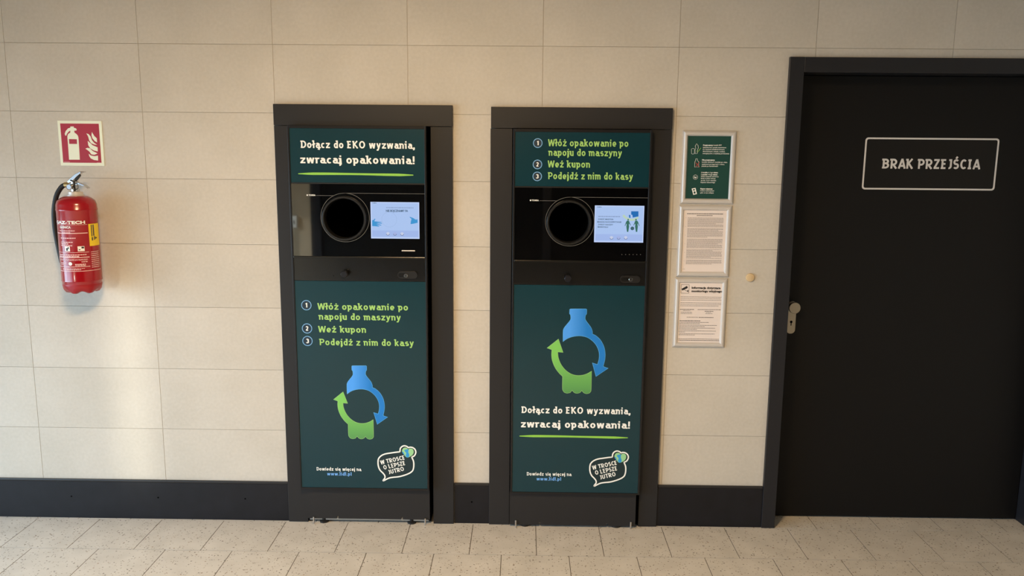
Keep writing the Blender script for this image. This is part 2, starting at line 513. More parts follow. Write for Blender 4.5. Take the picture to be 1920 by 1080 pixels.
            S.append(earc(x, t - 0.205, 0.18, 0.205, 35, 255, 12) + earc(x, b + 0.215, 0.19, 0.215, 75, -145, 12)); adv = 0.50 + 2 * g
        elif c == 'T': S.append([(g - 0.02, t), (g + 0.54, t)]); S.append([(g + 0.26, 0), (g + 0.26, 1)]); adv = 0.52 + 2 * g
        elif c == 'U': S.append([(l, 1), (l, b + 0.26)] + earc((l + r) / 2, b + 0.22, (r - l) / 2, 0.22, 180, 360, 12) + [(r, 1)])
        elif c == 'J': S.append([(g + 0.24, 1), (g + 0.24, b + 0.25)] + earc(g + 0.07, b + 0.19, 0.17, 0.19, 0, -100, 8)); spur(g + 0.24, t, 0.10); adv = 0.24 + w / 2 + 2 * g
        elif c == 'I': S.append([(g + 0.20, 0), (g + 0.20, 1)]); S += [[(g + 0.04, y), (g + 0.36, y)] for y in (b, t)]; adv = 0.40 + 2 * g
        elif c == 'A': S.append([(g + a * 0.4, 0), (g + 0.32, 1)]); S.append([(g + 0.64 - a * 0.4, 0), (g + 0.32, 1)]); S.append([(g + 0.14, 0.28), (g + 0.50, 0.28)]); adv = 0.64 + 1.4 * g
        elif c == 'W':
            q = [g, g + 0.24, g + 0.46, g + 0.68, g + 0.92]
            S.append([(q[0] + a * 0.8, 1), (q[1], 0)]); S.append([(q[1], 0), (q[2], 0.95)]); S.append([(q[2], 0.95), (q[3], 0)]); S.append([(q[3], 0), (q[4] - a * 0.8, 1)]); adv = 0.92 + 1.4 * g
        elif c == 'Z': S.append([(l - a, t), (r, t)]); S.append([(l - a, b), (r, b)]); S.append([(r - a * 0.8, t), (l - a * 0.2, b)]); adv -= 0.05
        elif c == '1': S.append([(g + 0.26, 0), (g + 0.26, 1)]); S.append([(g + 0.26, t - 0.04), (g + 0.05, t - 0.14)]); adv = 0.42 + g
        elif c == '2': S.append(earc(g + 0.27, t - 0.22, 0.20, 0.22, 160, -40, 12) + [(g + 0.09, b)]); S.append([(g + 0.03, b), (g + 0.52, b)])
        elif c == '3': S.append(earc(g + 0.25, t - 0.20, 0.19, 0.20, 150, -90, 12)); S.append(earc(g + 0.25, b + 0.22, 0.21, 0.22, 90, -150, 12))
    return S, adv

def stroke_text(name, s, p0, p1, cap, y, material, parent, w=0.18, fixed=False):
    """lettering from baseline start p0 to end p1 (x, z) on the plane y, letters cap high"""
    segs = []; x = 0.0; owner = []; word = 0
    for ch in s:
        if ch == ' ': word += 1
        base = BASE.get(ch, ch); S, adv = glyph(base, w)
        for pl in S: segs.append([(px + x, pz) for px, pz in pl])
        if ch in BASE:
            cx = x + adv / 2; up = base.isupper(); zt = 1.06 if up else XH + 0.08
            if ch in 'óźćśńŚÓĆ': segs.append([(cx - 0.04, zt), (cx + 0.09, zt + 0.20)])
            elif ch in 'żŻ': segs.append([(cx, zt), (cx, zt + w * 1.05)])
            elif ch == 'ł': segs.append([(cx - 0.20, 0.42), (cx + 0.20, 0.60)])
            elif ch == 'Ł': segs.append([(x, 0.36), (x + 0.36, 0.54)])
            else: segs.append([(cx + 0.16, 0.02), (cx + 0.09, -0.13), (cx + 0.24, -0.17)])
        owner += [word] * (len(segs) - len(owner)); x += adv
    xs = [p[0] for pl in segs for p in pl]; lo, hi = min(xs) - w / 2, max(xs) + w / 2
    d = Vector(p1) - Vector(p0); ang = math.atan2(d.y, d.x)
    sx = cap if fixed else d.length / (hi - lo)
    ca, sa = math.cos(ang), math.sin(ang)
    for wd in range(word + 1):                 # every word is a piece of its own
        bm = bmesh.new(); k = 0
        for pl in [q for q, o_ in zip(segs, owner) if o_ == wd]:
            P = [Vector(p) for p in pl]; n = len(P)
            closed = n > 8 and (P[0] - P[-1]).length < 1e-4
            A = []; B = []
            for i in range(n):
                t0 = (P[i] - P[i - 1]) if i > 0 else ((P[-1] - P[-2]) if closed else (P[1] - P[0]))
                t1 = (P[i + 1] - P[i]) if i < n - 1 else ((P[1] - P[0]) if closed else (P[-1] - P[-2]))
                t0.normalize(); t1.normalize(); tt = t0 + t1
                if tt.length < 1e-3: tt = t1
                tt.normalize(); nn = Vector((-tt.y, tt.x)); f = min(1.6, 1 / max(0.3, tt.dot(t1)))
                A.append(P[i] + nn * (w / 2) * f); B.append(P[i] - nn * (w / 2) * f)
            yy = y - 0.0007 - 0.000002 * (k % 40); k += 1
            def V3(q):
                u = (q.x - lo) * sx; v = q.y * cap
                return bm.verts.new((p0[0] + u * ca - v * sa, yy, p0[1] + u * sa + v * ca))
            va = [V3(q) for q in A]; vb = [V3(q) for q in B]
            for i in range(n - 1):
                try: bm.faces.new((va[i], va[i + 1], vb[i + 1], vb[i]))
                except ValueError: pass
        for f in bm.faces:
            f.normal_update()
            if f.normal.y > 0: f.normal_flip()
        me = bpy.data.meshes.new(name); bm.to_mesh(me); bm.free()
        last = link_mesh(name, me, material, parent)
    return last

def at(u, v, Y):
    """photo pixel -> (x, z) on the upright plane y = Y"""
    d = FW + RT * ((u - 960) / FPX) - UP * ((v - 540) / FPX)
    t = (Y - CAM.y) / d.y
    p = CAM + d * t
    return (p.x, p.z)

def zoomed(x0, y0, s, Y):
    return lambda a, b: at(x0 + a / s, y0 + b / s, Y)

def dashes(x0, x1, z, h, wmin=0.004, wmax=0.012, gap=0.0016, keep=1.0):
    out = []; x = x0
    while x < x1 - 0.002:
        w = random.uniform(wmin, wmax); e = min(x1, x + w)
        if random.random() < keep: out.append((x, e, z, z + h))
        x = e + gap
    return out

def fine_lines(name, parent, rects, y, m):
    bm = bmesh.new()
    for x0, x1, z0, z1 in rects:
        bm.faces.new([bm.verts.new(p) for p in ((x0, y - 0.0004, z0), (x1, y - 0.0004, z0), (x1, y - 0.0004, z1), (x0, y - 0.0004, z1))])
    o = from_bm(name, bm, m, parent); o['kind'] = 'stuff'
    return o


def empty(name, loc):
    o = bpy.data.objects.new(name, None); COL.objects.link(o); o.location = loc
    o.empty_display_size = 0.1
    return o

def tag(o, label, cat, group=None):
    o['label'] = label; o['category'] = cat
    if group: o['group'] = group
    return o

def struct(o, label=None):
    o['kind'] = 'structure'
    if label: o['label'] = label
    return o

def rect_minus(r, holes):
    out = [r]
    for h in holes:
        nxt = []
        for a in out:
            x0, x1, z0, z1 = a
            if h[1] <= x0 or h[0] >= x1 or h[3] <= z0 or h[2] >= z1:
                nxt.append(a); continue
            hx0, hx1 = max(h[0], x0), min(h[1], x1)
            if hx0 > x0: nxt.append((x0, hx0, z0, z1))
            if hx1 < x1: nxt.append((hx1, x1, z0, z1))
            if h[2] > z0: nxt.append((hx0, hx1, z0, h[2]))
            if h[3] < z1: nxt.append((hx0, hx1, h[3], z1))
        out = nxt
    return [a for a in out if a[1] - a[0] > 0.002 and a[3] - a[2] > 0.002]

# ------------------------------------------------------------------ materials
FP = 0.3031
M_TILE = wall_tile_material()
M_FLOOR = floor_tile_material()
M_FIELD = floor_tile_material(True)
M_GROUT = mat('wall_grout', (186, 177, 162), 0.9)
M_FGROUT = mat('floor_grout', (88, 82, 75), 0.9)
M_PLASTER = mat('pale_plaster', (205, 196, 180), 0.8, var=0.03)
M_CEIL = mat('grey_ceiling', (140, 138, 134), 0.9)
M_ANTH = mat('anthracite_powder_coat', (36, 36, 38), 0.42, spec=0.33, bump=0.05, bscale=900)
M_STRIP = mat('dark_brushed_metal', (12, 12, 12), 0.2, spec=0.8)
M_BLACK = mat('black_plastic', (17, 17, 18), 0.4)
M_BEZEL = mat('black_anodised_bezel', (38, 38, 40), 0.3, metal=0.5)
M_VOID = mat('matt_black_inside', (2, 2, 2), 1.0, spec=0.0)
M_GLASS = mat('black_glass', (3, 3, 4), 0.03, spec=1.0, coat=1.0)
M_TEAL = mat('dark_teal_print', (5, 50, 60), 0.28, spec=0.45, var=0.03)
M_WHITE = mat('white_print', (240, 241, 238), 0.5)
M_GREEN = mat('light_green_print', (158, 205, 112), 0.5)
M_LINEG = mat('lime_green_print', (140, 200, 75), 0.5)
M_URL = mat('sky_blue_print', (112, 170, 238), 0.5)
M_RINGB = mat('number_ring_blue', (120, 175, 225), 0.5)
M_NUMBG = mat('number_ground_navy', (14, 40, 58), 0.5)
M_BLUE = mat('logo_blue', (32, 128, 214), 0.5)
M_BLUEE = mat('logo_blue_edge', (95, 175, 235), 0.5)
M_LGREEN = mat('logo_green', (92, 160, 78), 0.5)
M_LGREENE = mat('logo_green_edge', (150, 200, 125), 0.5)
M_BUB = mat('bubble_ground', (12, 40, 46), 0.5)
M_HBLUE = mat('heart_blue', (45, 150, 215), 0.5)
M_HGREEN = mat('heart_green', (150, 205, 150), 0.5)
M_GREYL = mat('fine_grey_line', (120, 120, 118), 0.4)
M_CHROME = mat('chrome', (205, 205, 205), 0.15, metal=1.0)
M_STEEL = mat('brushed_steel', (176, 168, 152), 0.34, metal=1.0)
M_ZINC = mat('zinc_rail', (168, 168, 165), 0.45, metal=0.6)
M_ALU = mat('silver_frame', (208, 204, 200), 0.34, metal=0.2, spec=0.5)
M_PAPER = mat('white_paper', (226, 216, 212), 0.6)
M_POSTG = mat('dark_green_poster', (18, 66, 60), 0.4)
M_INK = mat('black_ink', (25, 25, 28), 0.6)
M_INKG = mat('grey_ink', (120, 114, 114), 0.6)
M_INKM = mat('mid_grey_ink', (70, 68, 70), 0.6)
M_RED = mat('extinguisher_red', (152, 6, 22), 0.22, spec=0.5, coat=0.5)
M_SIGNR = mat('sign_red', (165, 38, 58), 0.5)
M_SIGNW = mat('photoluminescent_white', (232, 238, 218), 0.5)
M_RUBBER = mat('black_rubber', (20, 20, 21), 0.5)
M_BRASS = mat('brass_fitting', (205, 175, 120), 0.3, metal=0.9)
M_LABEL = mat('label_print_white', (240, 205, 205), 0.5)
M_YEL = mat('yellow_label', (236, 205, 40), 0.5)
M_DOOR = mat('black_door_paint', (15, 15, 16), 0.5, spec=0.22, bump=0.04, bscale=700)
M_FRAME = mat('black_door_frame', (28, 29, 34), 0.42, spec=0.4)
M_SKIRT = mat('dark_skirting_tile', (19, 20, 26), 0.42, spec=0.35, var=0.22, vscale=18)
M_SCAP = mat('skirting_cap', (44, 44, 46), 0.35, metal=0.3)
M_BEIGE = mat('beige_rubber', (205, 180, 140), 0.5)
M_SIGNBK = mat('sign_black', (12, 11, 12), 0.4, spec=0.3)
M_SIGNTX = mat('sign_light_grey', (214, 212, 210), 0.5)

def scr(name, rgb, e=0.9):
    return mat('screen_' + name, rgb, 0.2, emit=e)

# ------------------------------------------------------------------ room shell
XL, XR, YB, ZC = -3.4, 4.2, -6.2, 3.0
M1 = dict(s0=-0.002, s1=0.800, top=1.985, seam=1.891)
M2 = dict(s0=0.972, s1=1.780, top=1.980, seam=1.886)
DOOR = (2.285, 3.645, 2.205)
HOLES = [(M1['s0'] + 0.03, M1['s1'] - 0.03, -1, M1['top'] - 0.05), (M2['s0'] + 0.03, M2['s1'] - 0.03, -1, M2['top'] - 0.05),
         (DOOR[0] + 0.02, DOOR[1] - 0.02, -1, DOOR[2] - 0.02)]

wall = struct(boxes('wall_front', [(a[0], a[1], 0.003, 0.22, a[2], a[3]) for a in rect_minus((XL, XR, 0, ZC), HOLES)], M_GROUT),
              'beige tiled wall holding the two machines and the black door')
ZA, HP, J = 2.2437, 0.29793, 0.0009
full_me = None
rows = [(ZA + HP * k, ZA + HP * (k + 1)) for k in range(-8, 4)]
for z0, z1 in rows:
    z0c, z1c = max(z0, 0.0), min(z1, ZC)
    if z1c - z0c < 0.01: continue
    n = math.floor(XL / 0.6)
    while n * 0.6 < XR:
        x0, x1 = max(n * 0.6, XL), min(n * 0.6 + 0.6, XR)
        n += 1
        if x1 - x0 < 0.01: continue
        r = (x0 + J, x1 - J, z0c + J, z1c - J)
        pcs = rect_minus(r, HOLES)
        if not pcs: continue
        dy = random.uniform(0, 0.0003)
        whole = len(pcs) == 1 and pcs[0] == r and abs(x1 - x0 - 0.6) < 1e-6 and abs(z1c - z0c - HP) < 1e-6
        if whole and full_me:
            o = bpy.data.objects.new('tile', full_me); COL.objects.link(o)
            o.parent = wall; o.location = (x0, dy, z0c)
        else:
            bm = bmesh.new()
            for a in pcs: addbox(bm, a[0] - x0, a[1] - x0, 0, 0.003, a[2] - z0c, a[3] - z0c)
            me = bpy.data.meshes.new('tile'); bmesh.ops.recalc_face_normals(bm, faces=bm.faces); bm.to_mesh(me); bm.free()
            me.materials.append(M_TILE)
            o = bpy.data.objects.new('tile', me); COL.objects.link(o)
            o.parent = wall; o.location = (x0, dy, z0c)
            if whole: full_me = me

floor = struct(box('floor', XL, XR, YB, 0.62, -0.08, -0.0012, M_FGROUT), 'floor of pale speckled square tiles laid in offset rows')
ROW0 = -0.020
ftile = None
JF = 0.0016
for k in range(-1, 5):
    y1 = ROW0 - FP * k; y0 = y1 - FP
    off = -0.6222 if k % 2 == 0 else -0.4772
    n = math.floor((XL - off) / FP)
    while off + n * FP < XR:
        x0, x1 = max(off + n * FP, XL), min(off + (n + 1) * FP, XR)
        n += 1
        if x1 - x0 < 0.01: continue
        if k == -1:
            lst = []
            a0, a1 = max(x0, DOOR[0] + 0.02), min(x1, DOOR[1] - 0.02)
            if a1 - a0 > 0.02: lst.append((a0 + JF, a1 - JF, ROW0 + JF, 0.2, -0.0012, 0))
            for b0, b1 in ((x0, min(x1, DOOR[0] + 0.02)), (max(x0, DOOR[1] - 0.02), x1)):
                if b1 - b0 > 0.005: lst.append((b0 + JF, b1 - JF, ROW0 + JF, 0.002, -0.0012, 0))
            if lst: boxes('tile', lst, M_FLOOR, floor)
            continue
        whole = abs(x1 - x0 - FP) < 1e-6
        if whole and ftile:
            o = bpy.data.objects.new('tile', ftile); COL.objects.link(o); o.parent = floor; o.location = (x0, y0, 0)
        else:
            bm = bmesh.new(); addbox(bm, JF, x1 - x0 - JF, JF, FP - JF, -0.0012, 0)
            bmesh.ops.recalc_face_normals(bm, faces=bm.faces)
            me = bpy.data.meshes.new('tile'); bm.to_mesh(me); bm.free(); me.materials.append(M_FLOOR)
            o = bpy.data.objects.new('tile', me); COL.objects.link(o); o.parent = floor; o.location = (x0, y0, 0)
            if whole: ftile = me
box('far_tiles', XL, XR, YB, ROW0 - FP * 5, -0.0012, 0, M_FIELD, floor)['kind'] = 'stuff'

struct(box('ceiling', XL - 0.15, XR + 0.12, YB - 0.15, 0.62, ZC, ZC + 0.1, M_CEIL), 'grey ceiling of the entrance hall')
struct(box('wall_right', XR, XR + 0.12, YB, 0.62, 0, ZC, M_PLASTER), 'plain pale wall on the right')
# glazed left side
struct(box('wall_light_stop', XL, XR, 0.60, 0.62, 0, ZC, M_PLASTER), 'unseen blank wall added behind the machines to keep sky light out')  # added out of view so sky light can't leak through the wall openings
WL = struct(boxes('wall_left', [(XL - 0.15, XL, YB - 0.15, -6.1, 0, ZC), (XL - 0.15, XL, -0.55, 0.62, 0, ZC),
                                (XL - 0.15, XL, -6.1, -0.55, 2.12, ZC), (XL - 0.15, XL, -6.1, -0.55, 0, 0.1)], M_PLASTER), 'left wall with a long glazed opening')
win = empty('window_1', (XL - 0.08, -3.0, 0.1)); struct(win, 'long window with slim dark mullions in the left wall')
boxes('window_frame', [(XL - 0.11, XL - 0.05, -6.1, -0.55, 0.1, 0.16), (XL - 0.11, XL - 0.05, -6.1, -0.55, 2.06, 2.12)] +
      [(XL - 0.11, XL - 0.05, y - 0.03, y + 0.03, 0.16, 2.06) for y in (-6.07, -4.72, -3.34, -1.96, -0.58)], M_FRAME, win)
gm = bpy.data.materials.new('window_glass'); gm.use_nodes = True
nt = gm.node_tree; nt.nodes.clear()
out = nt.nodes.new('ShaderNodeOutputMaterial'); ms = nt.nodes.new('ShaderNodeMixShader')
tr = nt.nodes.new('ShaderNodeBsdfTransparent'); gl = nt.nodes.new('ShaderNodeBsdfGlossy'); gl.inputs['Roughness'].default_value = 0.02
ms.inputs[0].default_value = 0.07
nt.links.new(tr.outputs[0], ms.inputs[1]); nt.links.new(gl.outputs[0], ms.inputs[2]); nt.links.new(ms.outputs[0], out.inputs[0])
for y in (-5.395, -4.03, -2.65, -1.27):
    box('pane', XL - 0.083, XL - 0.077, y - 0.66, y + 0.66, 0.16, 2.06, gm, win)
struct(box('pavement_outside', -9, XL - 0.15, YB - 3, 3, -0.2, -0.05, mat('pale_pavement', (170, 165, 155), 0.9)), 'pale pavement outside the window')
# rear: beige pier on the left, then dark glazed entrance doors
struct(box('wall_rear', XL - 0.15, -1.42, YB - 0.12, YB, 0, ZC, mat('beige_pier', (196, 180, 150), 0.7, var=0.05)), 'pale rear pier beside the entrance doors')
wb = empty('call_box', (-1.60, YB, 0.84)); tag(wb, 'small white call box on the sunlit rear pier', 'switch')
box('housing', -1.635, -1.575, YB, YB + 0.05, 0.84, 0.98, mat('white_plastic', (232, 234, 226), 0.4), wb, bev=0.004)
box('button', -1.612, -1.600, YB + 0.05, YB + 0.054, 0.885, 0.925, M_INK, wb)
ent = empty('door_2', (1.0, YB, 0)); struct(ent, 'dark glazed entrance doors in the rear wall')
boxes('door_frame', [(-1.42, -1.30, YB - 0.12, YB, 0, ZC), (XR - 0.1, XR, YB - 0.12, YB, 0, ZC), (-1.30, XR - 0.1, YB - 0.12, YB, 2.3, ZC),
                     (-0.05, 0.05, YB - 0.1, YB - 0.02, 0, 2.3), (1.35, 1.45, YB - 0.1, YB - 0.02, 0, 2.3), (2.7, 2.8, YB - 0.1, YB - 0.02, 0, 2.3)], M_FRAME, ent)
box('dark_pane', -1.30, XR - 0.1, YB - 0.07, YB - 0.05, 0, 2.3, mat('tinted_glass', (12, 13, 14), 0.25, spec=0.3), ent)

# skirting
SK = 0.205
for nm, x0, x1, z in (('baseboard_left', XL, M1['s0'], SK - 0.006), ('baseboard_center', M1['s1'], M2['s0'], SK), ('baseboard_right', M2['s1'], DOOR[0], SK + 0.004)):
    e = empty(nm, ((x0 + x1) / 2, 0, 0)); struct(e, {'baseboard_left': 'long dark skirting below the fire extinguisher', 'baseboard_center': 'short dark skirting between the two machines',
                                                     'baseboard_right': 'dark skirting between the machine and the black door'}[nm])
    box('skirting_board', x0 + 0.001, x1 - 0.001, -0.011, 0, 0, z - 0.012, M_SKIRT, e)
    box('cap_strip', x0 + 0.001, x1 - 0.001, -0.0135, 0, z - 0.0115, z, M_SCAP, e, bev=0.003)
    for q in range(max(1, int((x1 - x0) / 0.4))):
        sx = x0 + (q + 0.5) * (x1 - x0) / max(1, int((x1 - x0) / 0.4))
        if nm != 'baseboard_right': lathe('screw_hole', [(0.004, 0), (0.004, 0.0004), (0, 0.0004)], (sx, -0.011, 0.11), 'Y', M_VOID, e, n=12)

# ------------------------------------------------------------------ reverse vending machines
YS, YD = -0.020, -0.058     # surround face, door face

L8 = zoomed(610, 670, 6.354, YD)
BOTTLE = [L8(*p) for p in [(258, 440), (255, 320), (270, 285), (325, 212), (325, 165), (313, 150), (313, 105), (322, 98), (485, 98), (494, 107), (494, 152), (484, 165),
          (484, 210), (545, 290), (563, 335), (563, 358), (600, 375), (650, 420), (690, 490), (706, 560), (706, 620), (695, 675), (692, 694), (745, 712), (618, 800), (573, 655),
          (628, 672), (640, 620), (640, 560), (620, 500), (580, 445), (520, 400), (460, 382), (410, 380), (350, 390), (300, 410)]]
HAND = [L8(*p) for p in [(212, 408), (268, 550), (212, 545), (220, 600), (250, 670), (300, 730), (360, 770), (420, 785), (480, 782), (530, 765), (572, 740), (576, 945), (560, 970),
        (530, 977), (500, 968), (478, 945), (460, 965), (430, 973), (400, 965), (378, 942), (360, 965), (325, 972), (295, 962), (275, 930), (270, 797), (230, 760), (185, 700),
        (155, 630), (145, 570), (147, 522), (95, 503)]]
LOGO_C = L8(425, 583)
B8 = zoomed(690, 820, 10.8, YD)
BUBBLE = [B8(*p) for p in [(305, 872), (325, 874), (385, 842), (440, 820), (520, 807), (620, 797), (720, 772), (820, 735), (890, 690), (918, 640), (928, 560), (920, 480), (892, 412), (892, 398), (940, 370),
          (968, 310), (955, 250), (910, 210), (850, 198), (820, 208), (790, 185), (740, 170), (690, 185), (655, 225), (647, 280), (640, 292), (560, 302), (450, 318), (350, 335),
          (270, 370), (215, 430), (203, 510), (215, 600), (250, 670), (300, 720), (338, 770), (342, 820)]]
HEART = [B8(*p) for p in [(790, 408), (735, 360), (695, 310), (690, 260), (715, 220), (755, 205), (795, 220), (815, 245), (840, 228), (880, 225), (915, 250), (925, 300), (905, 350), (860, 385)]]
HBLUE = [[B8(*p) for p in [(735, 262), (800, 240), (822, 250), (815, 300), (835, 345), (830, 390), (790, 406), (760, 365), (775, 320)]],
         [B8(*p) for p in [(695, 310), (692, 290), (715, 300), (735, 340), (728, 352)]]]
BTXT = [('W TROSCE', B8(262, 552), B8(752, 445)), ('O LEPSZE', B8(325, 652), B8(762, 557)), ('JUTRO', B8(425, 748), B8(735, 672))]

def smooth_corners(pts, thr=38, k=4):
    """round the gentle bends of an outline, keep its sharp corners"""
    P = [Vector(p) for p in pts]; n = len(P)
    def corner(i):
        a = P[i] - P[i - 1]; b = P[(i + 1) % n] - P[i]
        return a.angle(b) > math.radians(thr)
    C = [corner(i) for i in range(n)]; S = []
    for i in range(n):
        j = (i + 1) % n; p1, p2 = P[i], P[j]
        S.append(tuple(p1))
        if C[i] and C[j]: continue
        p0 = p1 - (p2 - p1) * 0.2 if C[i] else P[i - 1]
        p3 = p2 + (p2 - p1) * 0.2 if C[j] else P[(j + 1) % n]
        c = (p2 - p1).length
        t1 = (p2 - p0); t2 = (p3 - p1)
        if t1.length > 2 * c: t1 *= 2 * c / t1.length
        if t2.length > 2 * c: t2 *= 2 * c / t2.length
        for q in range(1, k):
            t = q / k; h1 = 2 * t ** 3 - 3 * t * t + 1; h2 = t ** 3 - 2 * t * t + t; h3 = -2 * t ** 3 + 3 * t * t; h4 = t ** 3 - t * t
            S.append(tuple(p1 * h1 + t1 * 0.5 * h2 + p2 * h3 + t2 * 0.5 * h4))
    return S
BOTTLE = smooth_corners(BOTTLE); HAND = smooth_corners(HAND)

def xf(pts, c=(0, 0), s=1.0, d=(0, 0)):
    return [((p[0] - c[0]) * s + c[0] + d[0], (p[1] - c[1]) * s + c[1] + d[1]) for p in pts]

PX = 1 / 408.0   # about one photo pixel in metres at the machines

def gradient(name, c0, c1, a, b, axis):
    """printed two-tone fade along one axis between world coordinates a and b"""
    m = mat(name, c0, 0.5)
    nt = m.node_tree; bs = nt.nodes['Principled BSDF']
    g = nt.nodes.new('ShaderNodeNewGeometry'); s = nt.nodes.new('ShaderNodeSeparateXYZ')
    nt.links.new(g.outputs['Position'], s.inputs[0])
    mr = nt.nodes.new('ShaderNodeMapRange'); mr.inputs['From Min'].default_value = a; mr.inputs['From Max'].default_value = b
    nt.links.new(s.outputs[axis], mr.inputs['Value'])
    r = nt.nodes.new('ShaderNodeValToRGB'); r.color_ramp.elements[0].color = lin(*c0); r.color_ramp.elements[1].color = lin(*c1)
    nt.links.new(mr.outputs[0], r.inputs['Fac']); nt.links.new(r.outputs['Color'], bs.inputs['Base Color'])
    return m

def step_list(panel, P, y, specs):
    """numbered steps: P maps pixels, specs = [(circle px, number, [(text, x0, x1, baseline)])]"""
    for (cx, cz, r), num, lines in specs:
        c = P(cx, cz)
        rr = r * PX
        flat('number_ground', [circle(c[0], c[1], rr)], y, M_NUMBG, panel, thick=0.0003)
        strokes('number_ring', [(circle(c[0], c[1], rr), circle(c[0], c[1], rr - 0.0032), True)], y, M_RINGB, panel)
        w = (0.0062 if num == '1' else 0.0125) * r / 9
        w = (0.0085 if num == '1' else 0.0135) * r / 9
        stroke_text('number', num, (c[0] - w / 2 - (0.0015 if num == '1' else 0), c[1] - 0.0105 * r / 9.6), (c[0] + w / 2, c[1] - 0.0105 * r / 9.6), 0.0215 * r / 9.6, y - 0.0003, M_WHITE, panel, 0.20)
        for s, x0, x1, b in lines:
            p0 = P(x0, b); p1 = P(x1, b)
            stroke_text('step_lettering', s, p0, (p1[0], p0[1]), 12.4 * PX, y, M_GREEN, panel, 0.165)

def slogan(panel, P, y, l1, l2, line):
    for s, (x0, x1, b), cap in (('Dołącz do EKO wyzwania,', l1, 13.2), ('zwracaj opakowania!', l2, 14.2)):
        p0 = P(x0, b); p1 = P(x1, b)
        stroke_text('slogan_lettering', s, p0, (p1[0], p0[1]), cap * PX, y, M_WHITE, panel, 0.175)
    x0, x1, v = line
    a = P(x0, v); b = P(x1, v)
    W = b[0] - a[0]; z = a[1]
    top = []; bot = []
    for i in range(25):
        t = i / 24
        zz = z + 0.003 * math.sin(t * 3.1) * (1 - t) - 0.0015 * t
        h = 0.0048 * min(1, 0.35 + 6 * t, 0.35 + 6 * (1 - t)) * (1 + 0.12 * math.sin(t * 9))
        top.append((a[0] + W * t, zz + h)); bot.append((a[0] + W * t, zz - h))
    strokes('underline_stroke', [(top, bot, False)], y, M_LINEG, panel)

def logo(panel, y, idx, c=(0, 0), s=1.0, d=(0, 0)):
    bo = xf(BOTTLE, c, s, d); ha = xf(HAND, c, s, d)
    xs = [p[0] for p in bo]; zs = [p[1] for p in ha]
    flat('bottle_arrow_edge', [bo], y, M_BLUEE, panel, thick=0.0003)
    flat('bottle_arrow', [bo], y - 0.0003, gradient('bottle_print_%d' % idx, (70, 155, 245), (10, 120, 205), min(xs) + 0.03, min(xs) + 0.11, 0), panel, thick=0.0004, offset=-0.0016)
    flat('hand_arrow_edge', [ha], y, M_LGREENE, panel, thick=0.0003)
    flat('hand_arrow', [ha], y - 0.0003, gradient('hand_print_%d' % idx, (80, 145, 80), (122, 196, 92), min(zs), max(zs) - 0.08, 2), panel, thick=0.0004, offset=-0.0016)

def bubble(panel, y, d=(0, 0)):
    b = smooth_loop(xf(BUBBLE, d=d), 3)
    flat('bubble_ground', [b], y, M_BUB, panel, thick=0.0003)
    stroke('bubble_outline', xf(BUBBLE, d=d), 0.0062, y - 0.0002, M_WHITE, panel, True, True)
    flat('heart_globe', [smooth_loop(xf(HEART, d=d), 3)], y - 0.0004, M_HGREEN, panel, thick=0.0003)
    for lp in HBLUE:
        flat('heart_sea', [smooth_loop(xf(lp, d=d), 3)], y - 0.0007, M_HBLUE, panel, thick=0.0003)
    for s, p0, p1 in BTXT:
        q = xf([p0, p1], d=d)
        stroke_text('bubble_lettering', s, q[0], q[1], 8.6 * PX, y - 0.0004, M_WHITE, panel, 0.18)

def more_info(panel, P, y, a, b):
    p0 = P(a[0], a[2]); p1 = P(a[1], a[2])
    stroke_text('info_lettering', 'Dowiedz się więcej na', p0, (p1[0], p0[1]), 6.8 * PX, y, M_WHITE, panel, 0.16)
    p0 = P(b[0], b[2]); p1 = P(b[1], b[2])
    stroke_text('web_address', 'www.lidl.pl', p0, (p1[0], p0[1]), 6.6 * PX, y, M_URL, panel, 0.17)

